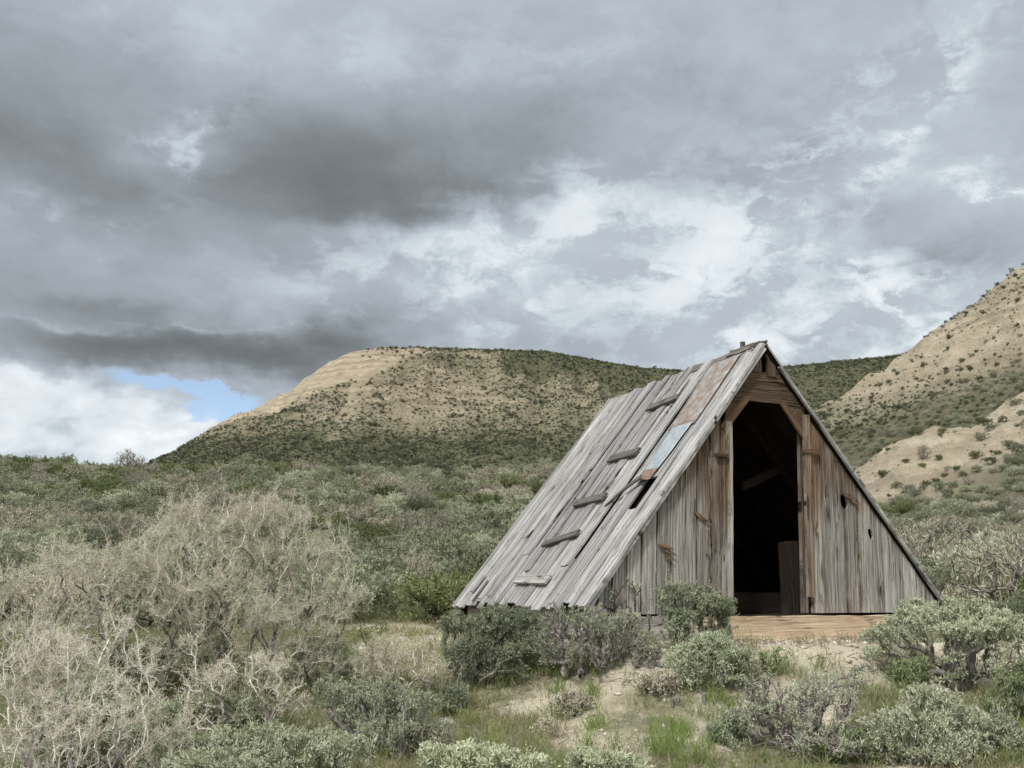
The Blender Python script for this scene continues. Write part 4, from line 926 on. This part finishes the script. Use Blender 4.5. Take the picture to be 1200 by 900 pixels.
sage_px(215, 800, 'grey-green sagebrush in the heart of the broad thorn bush', [(200, 765, 44, 26, -.3), (260, 770, 40, 24, -.3), (150, 775, 36, 22, -.3)], 51, 380, L_sage, stk=16)
# thin stump with a few leaves
b = at(435, 805); st = Geo(); r_ = np.random.default_rng(4)
P_ = np.array([[[0, 0, -.05], [.01, 0, .15], [-.01, .01, .32], [.015, 0, .47]], [[-.0, 0, .25], [-.05, 0, .36], [-.10, 0, .45], [-.12, 0, .55]], [[.0, 0, .33], [.05, 0, .40], [.07, .02, .5], [.10, 0, .58]]])
V, Q = tubes(P_, np.array([[.028, .024, .022, .018], [.012, .010, .007, .004], [.012, .009, .006, .003]]), 8); st.add(V, Q)
fo = Geo(); c_ = np.array([[-.1, 0, .5], [.08, 0, .52], [0, 0, .48], [-.05, 0, .42]])[r_.integers(0, 4, 420)] + r_.normal(size=(420, 3)) * .06
leaves(fo, c_, unit(r_.normal(size=(420, 3)) + [0, 0, .6]), .02 + .02 * r_.random(420), .006 + .004 * r_.random(420), r_)
plant('stump', b, 'thin upright grey stump with a tuft of green leaves beside the sand', 'stump', [('trunk', st.mesh('trunk', [B_grey])), ('foliage', fo.mesh('foliage', [L_green]))])

# ---- brush of the middle distance: prototypes
LIB = {}
def one_mesh(name, seed, w, h, tips, per, ln, wd, spread, leaf, bark, frac=1.0, nl=6, r0=.004, shell=.65):
    r = np.random.default_rng(seed); Lb = rlobes(r, w, w, h, nl); tp = lobes_tips(r, Lb, tips, shell)
    NP, pa, cnt = skeleton(r, tp, [(0, 0, -.1)], 3, .3, .15); g = Geo(); branch_geo(g, NP, pa, cnt, r0, .45, .04, 5, 0)
    foliage_geo(g, r, NP, pa, per, spread, ln, wd, .5, 1, frac, ln * 3); return g.mesh(name, [bark, leaf])
mid = [one_mesh('brush_mesh', 100 + i, 1.15, .75, 130, 30, .055, .017, .035, [L_field, L_field, L_field, L_green, L_dry, L_sage, L_field][i], [B_grey, B_dark, B_dark, B_dark, B_grey, B_grey, B_dark][i], [1, .9, 1, 1, .8, 1, 1][i]) for i in range(7)]
twg = []
for i in range(2):
    r = np.random.default_rng(150 + i); tp = lobes_tips(r, rlobes(r, 1.3, 1.3, 1.0, 6), 260, .5); NP, pa, cnt = skeleton(r, tp, [(0, 0, -.1), (.1, .1, -.1)], 4, .3, .15)
    g = Geo(); branch_geo(g, NP, pa, cnt, .0055, .42, .03, 5, 0); foliage_geo(g, r, NP, pa, 9, .03, .07, .009, .5, 1, 1, .2); twg.append(g.mesh('twiggy_mesh', [B_grey, L_dry]))
low = [one_mesh('low_brush_mesh', 200 + i, 1.3, .8, 34, 12, .13, .06, .07, [L_hill, L_hill, L_field][i], B_dark, r0=.008) for i in range(3)]
lib = bpy.data.collections.new('plant_library')
def lib_add(i, me): o = bpy.data.objects.new('plant_%02d' % i, me); lib.objects.link(o)
for i, me in enumerate(mid + twg + low): lib_add(i, me)
def scatter(name, P, sc, ix, label=None, cat=None):
    me = bpy.data.meshes.new(name); me.vertices.add(len(P)); me.vertices.foreach_set('co', np.asarray(P, np.float32).ravel())
    for k, v, ty in (('sc', sc, 'FLOAT'), ('rz', rng.random(len(P)) * 6.283, 'FLOAT'), ('ix', ix, 'INT'), ('sq', .75 + .45 * rng.random(len(P)), 'FLOAT')):
        a = me.attributes.new(k, ty, 'POINT'); a.data.foreach_set('value', np.asarray(v, np.int32 if ty == 'INT' else np.float32))
    o = link(name, me); tag(o, label, cat, kind='stuff')
    ng = bpy.data.node_groups.new(name, 'GeometryNodeTree'); ng.interface.new_socket('Geometry', in_out='INPUT', socket_type='NodeSocketGeometry'); ng.interface.new_socket('Geometry', in_out='OUTPUT', socket_type='NodeSocketGeometry')
    t = NT(ng); gi = t.add('NodeGroupInput'); go = t.add('NodeGroupOutput')
    ci = t.add('GeometryNodeCollectionInfo', {'Separate Children': True, 'Reset Children': True}); ci.inputs['Collection'].default_value = lib
    def na_(n, ty='FLOAT'): return t.add('GeometryNodeInputNamedAttribute', {'Name': n}, data_type=ty).outputs['Attribute']
    s_ = na_('sc'); rot = t.comb(0, 0, na_('rz')); scl = t.comb(s_, s_, t.m('MULTIPLY', s_, na_('sq')))
    ip = t.add('GeometryNodeInstanceOnPoints', {'Points': gi.outputs[0], 'Instance': ci.outputs[0], 'Pick Instance': True, 'Instance Index': na_('ix', 'INT'), 'Rotation': rot, 'Scale': scl})
    t.l.new(ip.outputs[0], go.inputs[0]); md = o.modifiers.new('scatter', 'NODES'); md.node_group = ng; return o
# candidates on the brushy slope
def poisson(x, y, rad):
    """thin out points closer than rad (grid based)"""
    keep = []; cell = {}
    for i in range(len(x)):
        c = rad[i]; gx, gy = int(x[i] // 1.2), int(y[i] // 1.2); ok = True
        for a in (-1, 0, 1):
            for b_ in (-1, 0, 1):
                for j in cell.get((gx + a, gy + b_), ()):
                    if (x[i] - x[j]) ** 2 + (y[i] - y[j]) ** 2 < c * c: ok = False; break
        if ok: cell.setdefault((gx, gy), []).append(i); keep.append(i)
    return np.array(keep)
n = 44000; yy = np.sqrt(rng.random(n) * (112 ** 2 - 12.5 ** 2) + 12.5 ** 2); xx = (rng.random(n) * 2 - 1) * .66 * yy + (rng.random(n) - .5) * 4
zz, rg = heights(xx, yy); cov = bare(xx, yy, zz, rg)
lx = (xx - HUT_O[0]) * HUT_A[0] + (yy - HUT_O[1]) * HUT_A[1]; ly = (xx - HUT_O[0]) * HUT_B[0] + (yy - HUT_O[1]) * HUT_B[1]
free = ~((np.abs(lx) < 3.3) & (ly < 4.6) & (ly > -4)) & ~((yy < 16) & (trail(xx, yy) > .2)) & ~((yy < 14) & (xx > -1) & (xx < 6))
ok = free & (rng.random(n) < cov) & (rg != 1)
xx, yy, zz = xx[ok], yy[ok], zz[ok]
size = .72 + .70 * rng.random(len(xx)) ** 1.3 + .15 * (fbm(xx / 4, yy / 4, 2, 7) - .5)
size = np.where(rg[ok] > 0, size * .62, size)
size = size * 1.18; k = poisson(xx, yy, .30 + .45 * size * (1 + (yy > 70) * .15)); xx, yy, zz, size = xx[k], yy[k], zz[k], size[k]
patch = fbm(xx / 6, yy / 6, 3, 301); patch2 = fbm(xx / 7, yy / 5, 3, 302)
ix = rng.choice([0, 1, 2, 5, 6], len(xx)); ix = np.where(patch > .60, 3, ix); ix = np.where((patch2 > .60) & (rng.random(len(xx)) < .6), 4, ix); ix = np.where((patch2 > .60) & (rng.random(len(xx)) < .22), rng.choice([7, 8], len(xx)), ix)
ix = np.where(rng.random(len(xx)) < .03, rng.choice([7, 8], len(xx)), ix)
order = np.argsort(yy); order = order[np.abs(xx[order] / yy[order]) < .60]
near_i = order[:270]; mask = np.zeros(len(xx), bool); mask[near_i] = True
print('mid brush', len(xx))
ALL = mid + twg + low
kinds = {0: 'grey-green', 1: 'grey-green', 2: 'grey-green', 5: 'grey-green', 6: 'grey-green', 3: 'darker green', 4: 'dry tan', 7: 'bare twiggy', 8: 'bare twiggy'}
for i in near_i:
    kd = kinds[int(ix[i])]; sx_ = xx[i] / yy[i]
    zone = 'on the slope left of the shed' if sx_ < .1 else ('behind the shed roof' if sx_ < .3 else 'on the rise right of the shed')
    twiggy = int(ix[i]) >= 7
    o = link('twiggy_shrub' if twiggy else 'sagebrush', ALL[int(ix[i])], None, (xx[i], yy[i], zz[i] - .03), rng.random() * 6.28, (size[i], size[i], size[i] * (.8 + .4 * rng.random())))
    tag(o, '%s %s among the brush %s' % (kd, 'shrub' if twiggy else 'sagebrush', zone), 'shrub' if twiggy else 'sagebrush', '%s brush %s' % (kd, zone))
P = np.stack([xx, yy, zz - .03], 1)[~mask]; scatter('brush_cover', P, size[~mask], ix[~mask], 'grey-green sagebrush closing over the rolling ground behind the shed', 'sagebrush')
# ---- shrubs on the mesa and the steep hillside
n = 300000; yy = 60 + 230 * rng.random(n) ** .8; xx = (rng.random(n) * 1.45 - .62) * yy
zz, rg = heights(xx, yy); cov = bare(xx, yy, zz, rg); ok = (rg > 0) & (rng.random(n) < cov ** 1.15) & ~((yy < 112) & (rg != 1))
xx, yy, zz, rg, cv = xx[ok], yy[ok], zz[ok], rg[ok], cov[ok]
size = .32 + .75 * rng.random(len(xx)) ** 2.6; size = np.where(rg == 1, size * 1.1, size * .9)
k = poisson(xx, yy, size * (1.05 - .4 * cv) * (.8 + .5 * rng.random(len(xx)))); xx, yy, zz, size, rg = xx[k], yy[k], zz[k], size[k], rg[k]
ix = np.where(rng.random(len(xx)) < .85, rng.choice([9, 10], len(xx)), 11)
n = 60000; y2 = 62 + 225 * rng.random(n) ** .8; x2 = (rng.random(n) * 1.45 - .62) * y2; z2, r2 = heights(x2, y2); cl = fbm(x2 / 2.5, y2 / 2.5, 3, 611)
o2 = (r2 > 0) & (cl > .47) & (rng.random(n) < .8) & (bare(x2, y2, z2, r2) < .7) & ((r2 != 1) | (mesa_s(x2, y2) > 1) & ((x2 > -34) | (z2 < 48) | (rng.random(n) < .12)))
x2, y2, z2, r2 = x2[o2], y2[o2], z2[o2], r2[o2]
print('far brush', len(xx), len(x2))
xx = np.concatenate([xx, x2]); yy = np.concatenate([yy, y2]); zz = np.concatenate([zz, z2]); rg = np.concatenate([rg, r2]); size = np.concatenate([size, .13 + .2 * rng.random(len(x2)) ** 2]); ix = np.concatenate([ix, np.where(rng.random(len(x2)) < .5, 11, 9)])
for nm, sel, lab in (('mesa_shrubs', rg == 1, 'dark shrubs dotting the tan mesa'), ('hillside_shrubs', rg != 1, 'shrubs in bands on the steep tan hillside at right')):
    scatter(nm, np.stack([xx, yy, zz - .05], 1)[sel], size[sel], ix[sel], lab, 'shrubs')

# ---- grass, straw and pebbles
def tufts(name, C, nb, ln, spread, mat, label, cat, wd=.005, lean=.45):
    r = np.random.default_rng(len(C)); g = Geo(); m = len(C) * nb; c = np.repeat(C, nb, 0) + np.concatenate([r.normal(size=(m, 2)) * spread, np.full((m, 1), -.01)], 1)
    L = ln * (.5 + .8 * r.random(m)) * np.repeat(.6 + .7 * r.random(len(C)), nb); d = unit(np.concatenate([r.normal(size=(m, 2)) * lean, np.ones((m, 1))], 1)); bend = np.concatenate([r.normal(size=(m, 2)) * .25, -np.full((m, 1), .06)], 1)
    s_ = unit(np.cross(d, r.normal(size=d.shape))) * wd * .5; m1 = c + d * L[:, None] * .55; e = c + (d + bend) * L[:, None]
    V = np.stack([c - s_, c + s_, m1 + s_ * .8, m1 - s_ * .8, e + s_ * .15, e - s_ * .15], 1).reshape(-1, 3); b_ = np.arange(m)[:, None] * 6
    Q = np.concatenate([b_ + [0, 1, 2, 3], b_ + [3, 2, 4, 5]]); g.add(V, Q); o = link(name, g.mesh(name, [mat])); tag(o, label, cat, kind='stuff'); return o
def ground_pts(n, x0, x1, y0, y1, f):
    x = x0 + (x1 - x0) * rng.random(n); y = y0 + (y1 - y0) * rng.random(n); k = f(x, y) > rng.random(n); x, y = x[k], y[k]; return np.stack([x, y, heights(x, y)[0]], 1)
inhut = lambda x, y: (np.abs((x - HUT_O[0]) * HUT_A[0] + (y - HUT_O[1]) * HUT_A[1]) < 2.5) & ((x - HUT_O[0]) * HUT_B[0] + (y - HUT_O[1]) * HUT_B[1] > -.25) & ((x - HUT_O[0]) * HUT_B[0] + (y - HUT_O[1]) * HUT_B[1] < 3.5)
fg = lambda x, y: np.where(inhut(x, y), 0, (1 - .88 * trail(x, y)) * sst(fbm(x / .9, y / .9, 3, 401), .36, .6))
tufts('grass', ground_pts(8200, -7, 8, 5.6, 15, fg), 22, .17, .05, L_grass, 'short green grass growing between the bushes', 'grass')
fs = lambda x, y: np.where(inhut(x, y), 0, (1 - .72 * trail(x, y) * sst(y, 8.2, 9.2) - .35 * trail(x, y) * (1 - sst(y, 8.2, 9.2))) * sst(fbm(x / .7, y / .7, 3, 402), .33, .58))
tufts('dry_grass', ground_pts(11000, -7, 8, 5.6, 16, fs), 14, .13, .045, L_straw, 'sparse straw-coloured grass on the sandy soil', 'grass')
bright = []
for px, py, k in ((790, 880, 26), (805, 860, 14), (1180, 880, 26), (1195, 850, 14), (448, 845, 10), (550, 850, 12), (640, 790, 22), (600, 800, 14), (700, 800, 10), (850, 815, 16), (800, 810, 12), (405, 780, 14), (410, 745, 10), (440, 718, 12), (730, 880, 10), (1040, 880, 12), (560, 875, 12), (690, 850, 8), (1160, 830, 12), (420, 765, 8)):
    c = at(px, py)
    for _ in range(max(3, int(k * .6))): x, y = c[0] + random.gauss(0, .16), c[1] + random.gauss(0, .16); bright.append((x, y, hz(x, y)))
tufts('fresh_grass', np.array(bright), 24, .165, .045, leaf_mat('fresh_grass_blade', (.10, .155, .035), (.16, .235, .06), (.27, .32, .11), trans=.3), 'bright green grass clumps on the sand', 'grass', .006, .35)
pb_ = ground_pts(16000, -5, 8, 6.2, 12.5, lambda x, y: np.where(inhut(x, y), 0, .15 + .85 * trail(x, y))); r = np.random.default_rng(77)
n = len(pb_); ico = unit(np.array([[1, 0, 0], [-1, 0, 0], [0, 1, 0], [0, -1, 0], [0, 0, 1], [0, 0, -1]], float)); sz = .004 + .034 * r.random(n) ** 7
V = pb_[:, None] + ico[None] * (sz[:, None] * (.6 + .8 * r.random((n, 6))))[..., None] * np.array([1.3, 1, .7]); F8 = np.array([[0, 2, 4], [2, 1, 4], [1, 3, 4], [3, 0, 4], [2, 0, 5], [1, 2, 5], [3, 1, 5], [0, 3, 5]])
tag(link('pebbles', np_mesh('pebbles', V.reshape(-1, 3), None, leaf_mat('pebble', (.36, .31, .25), (.52, .47, .40), (.68, .65, .58), trans=0), tris=(np.arange(n)[:, None, None] * 6 + F8[None]).reshape(-1, 3))), 'small pale stones scattered on the sandy soil', 'pebbles', kind='stuff')
# fallen twigs
tw = ground_pts(2600, -4, 7, 6.3, 12, lambda x, y: np.where(inhut(x, y), 0, .7 + 0 * x)); n = len(tw); a = r.random(n) * 6.28; L = .05 + .2 * r.random(n) ** 2
e = tw + np.stack([np.cos(a) * L, np.sin(a) * L, .01 + .04 * r.random(n)], 1); md_ = (tw + e) / 2 + r.normal(size=(n, 3)) * .012; md_[:, 2] += .012
V, Q = tubes(np.stack([tw + [0, 0, .004], md_, e], 1), np.tile([.004, .003, .0015], (n, 1)), 4); g = Geo(); g.add(V, Q); tag(link('twig_litter', g.mesh('twig_litter', [B_grey])), 'dry twigs lying on the ground', 'twig litter', kind='stuff')
